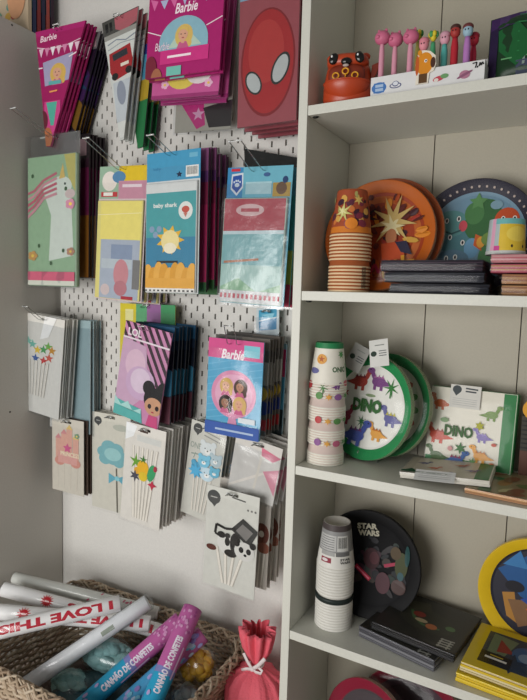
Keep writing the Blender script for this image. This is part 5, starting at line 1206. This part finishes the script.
def ribbon(pts, w, tw=0):
    V = []
    for i, p in enumerate(pts):
        p = Vector(p); t = Vector(pts[min(i+1, len(pts)-1)])-Vector(pts[max(i-1, 0)]); t.normalize(); s = t.cross(Vector((0, -1, 0))).normalized()*w/2
        V += [p-s, p+s, p+s+Vector((0, .0008, 0)), p-s+Vector((0, .0008, 0))]
    Fs = []
    for i in range(len(pts)-1):
        for k in range(4): Fs.append((i*4+k, i*4+(k+1) % 4, (i+1)*4+(k+1) % 4, (i+1)*4+k))
    mb.add(V, Fs, RB, True)
y = -.017
ribbon([(0, y-.006, hz), (-.012, y-.008, hz+.016), (-.026, y-.006, hz+.034)], .0085)
ribbon([(0, y-.006, hz), (.018, y-.008, hz+.018), (.036, y-.008, hz+.042)], .009)
ribbon([(0, y-.006, hz+.001), (-.014, y-.01, hz-.001), (-.028, y-.008, hz-.010), (-.030, y-.006, hz-.015), (-.014, y-.004, hz-.011), (0, y-.005, hz-.002)], .0075)
ribbon([(0, y-.006, hz+.001), (.012, y-.01, hz+.0), (.026, y-.01, hz+.001), (.03, y-.008, hz+.008), (.016, y-.004, hz+.01), (0, y-.005, hz+.003)], .0075)
mb.blob((0, y-.006, hz+.001), (.007, .005, .006), RB); mb.torus((0, 0, hz+.002), .0165, .003, RB, 30, (0, 0, 1)); mb.build('ribbon', g)

# ------------------------------------------------------------------ camera, light
cd = bpy.data.cameras.new('camera'); co = bpy.data.objects.new('camera', cd); C.objects.link(co)
cd.sensor_fit = 'VERTICAL'; cd.sensor_height = 36; cd.lens = F*36/700
co.matrix_world = Matrix(((rt.x, up.x, -fw.x, CAM.x), (rt.y, up.y, -fw.y, CAM.y), (rt.z, up.z, -fw.z, CAM.z), (0, 0, 0, 1)))
cd.clip_start = .05; sc.camera = co
def area(name, p, tgt, sx, sy, e, col):
    l = bpy.data.lights.new(name, 'AREA'); l.shape = 'RECTANGLE'; l.size = sx; l.size_y = sy; l.energy = e; l.color = col
    o = bpy.data.objects.new(name, l); C.objects.link(o); o.location = p
    o.rotation_euler = (Vector(tgt)-Vector(p)).to_track_quat('-Z', 'Y').to_euler(); return o
area('window_daylight', (-.62, -2.3, -.7), (-.2, .2, -.7), 1.7, 1.3, 48, (1, .985, .96))
w = bpy.data.worlds.new('world'); sc.world = w; w.use_nodes = True; nt = w.node_tree; bg = nt.nodes['Background']
tc = nt.nodes.new('ShaderNodeTexCoord'); sx = nt.nodes.new('ShaderNodeSeparateXYZ'); mr = nt.nodes.new('ShaderNodeMapRange'); cr = nt.nodes.new('ShaderNodeMix'); cr.data_type = 'RGBA'
nt.links.new(tc.outputs['Generated'], sx.inputs[0]); nt.links.new(sx.outputs['Z'], mr.inputs['Value']); mr.inputs['From Min'].default_value = -1
cr.inputs['A'].default_value = (.33, .315, .295, 1); cr.inputs['B'].default_value = (.15, .15, .145, 1)
nt.links.new(mr.outputs['Result'], cr.inputs['Factor']); nt.links.new(cr.outputs['Result'], bg.inputs['Color']); bg.inputs['Strength'].default_value = 1.0
sc.view_settings.view_transform = 'Standard'; sc.view_settings.look = 'None'; sc.view_settings.exposure = 0; sc.view_settings.gamma = 1
sc.view_settings.use_curve_mapping = False
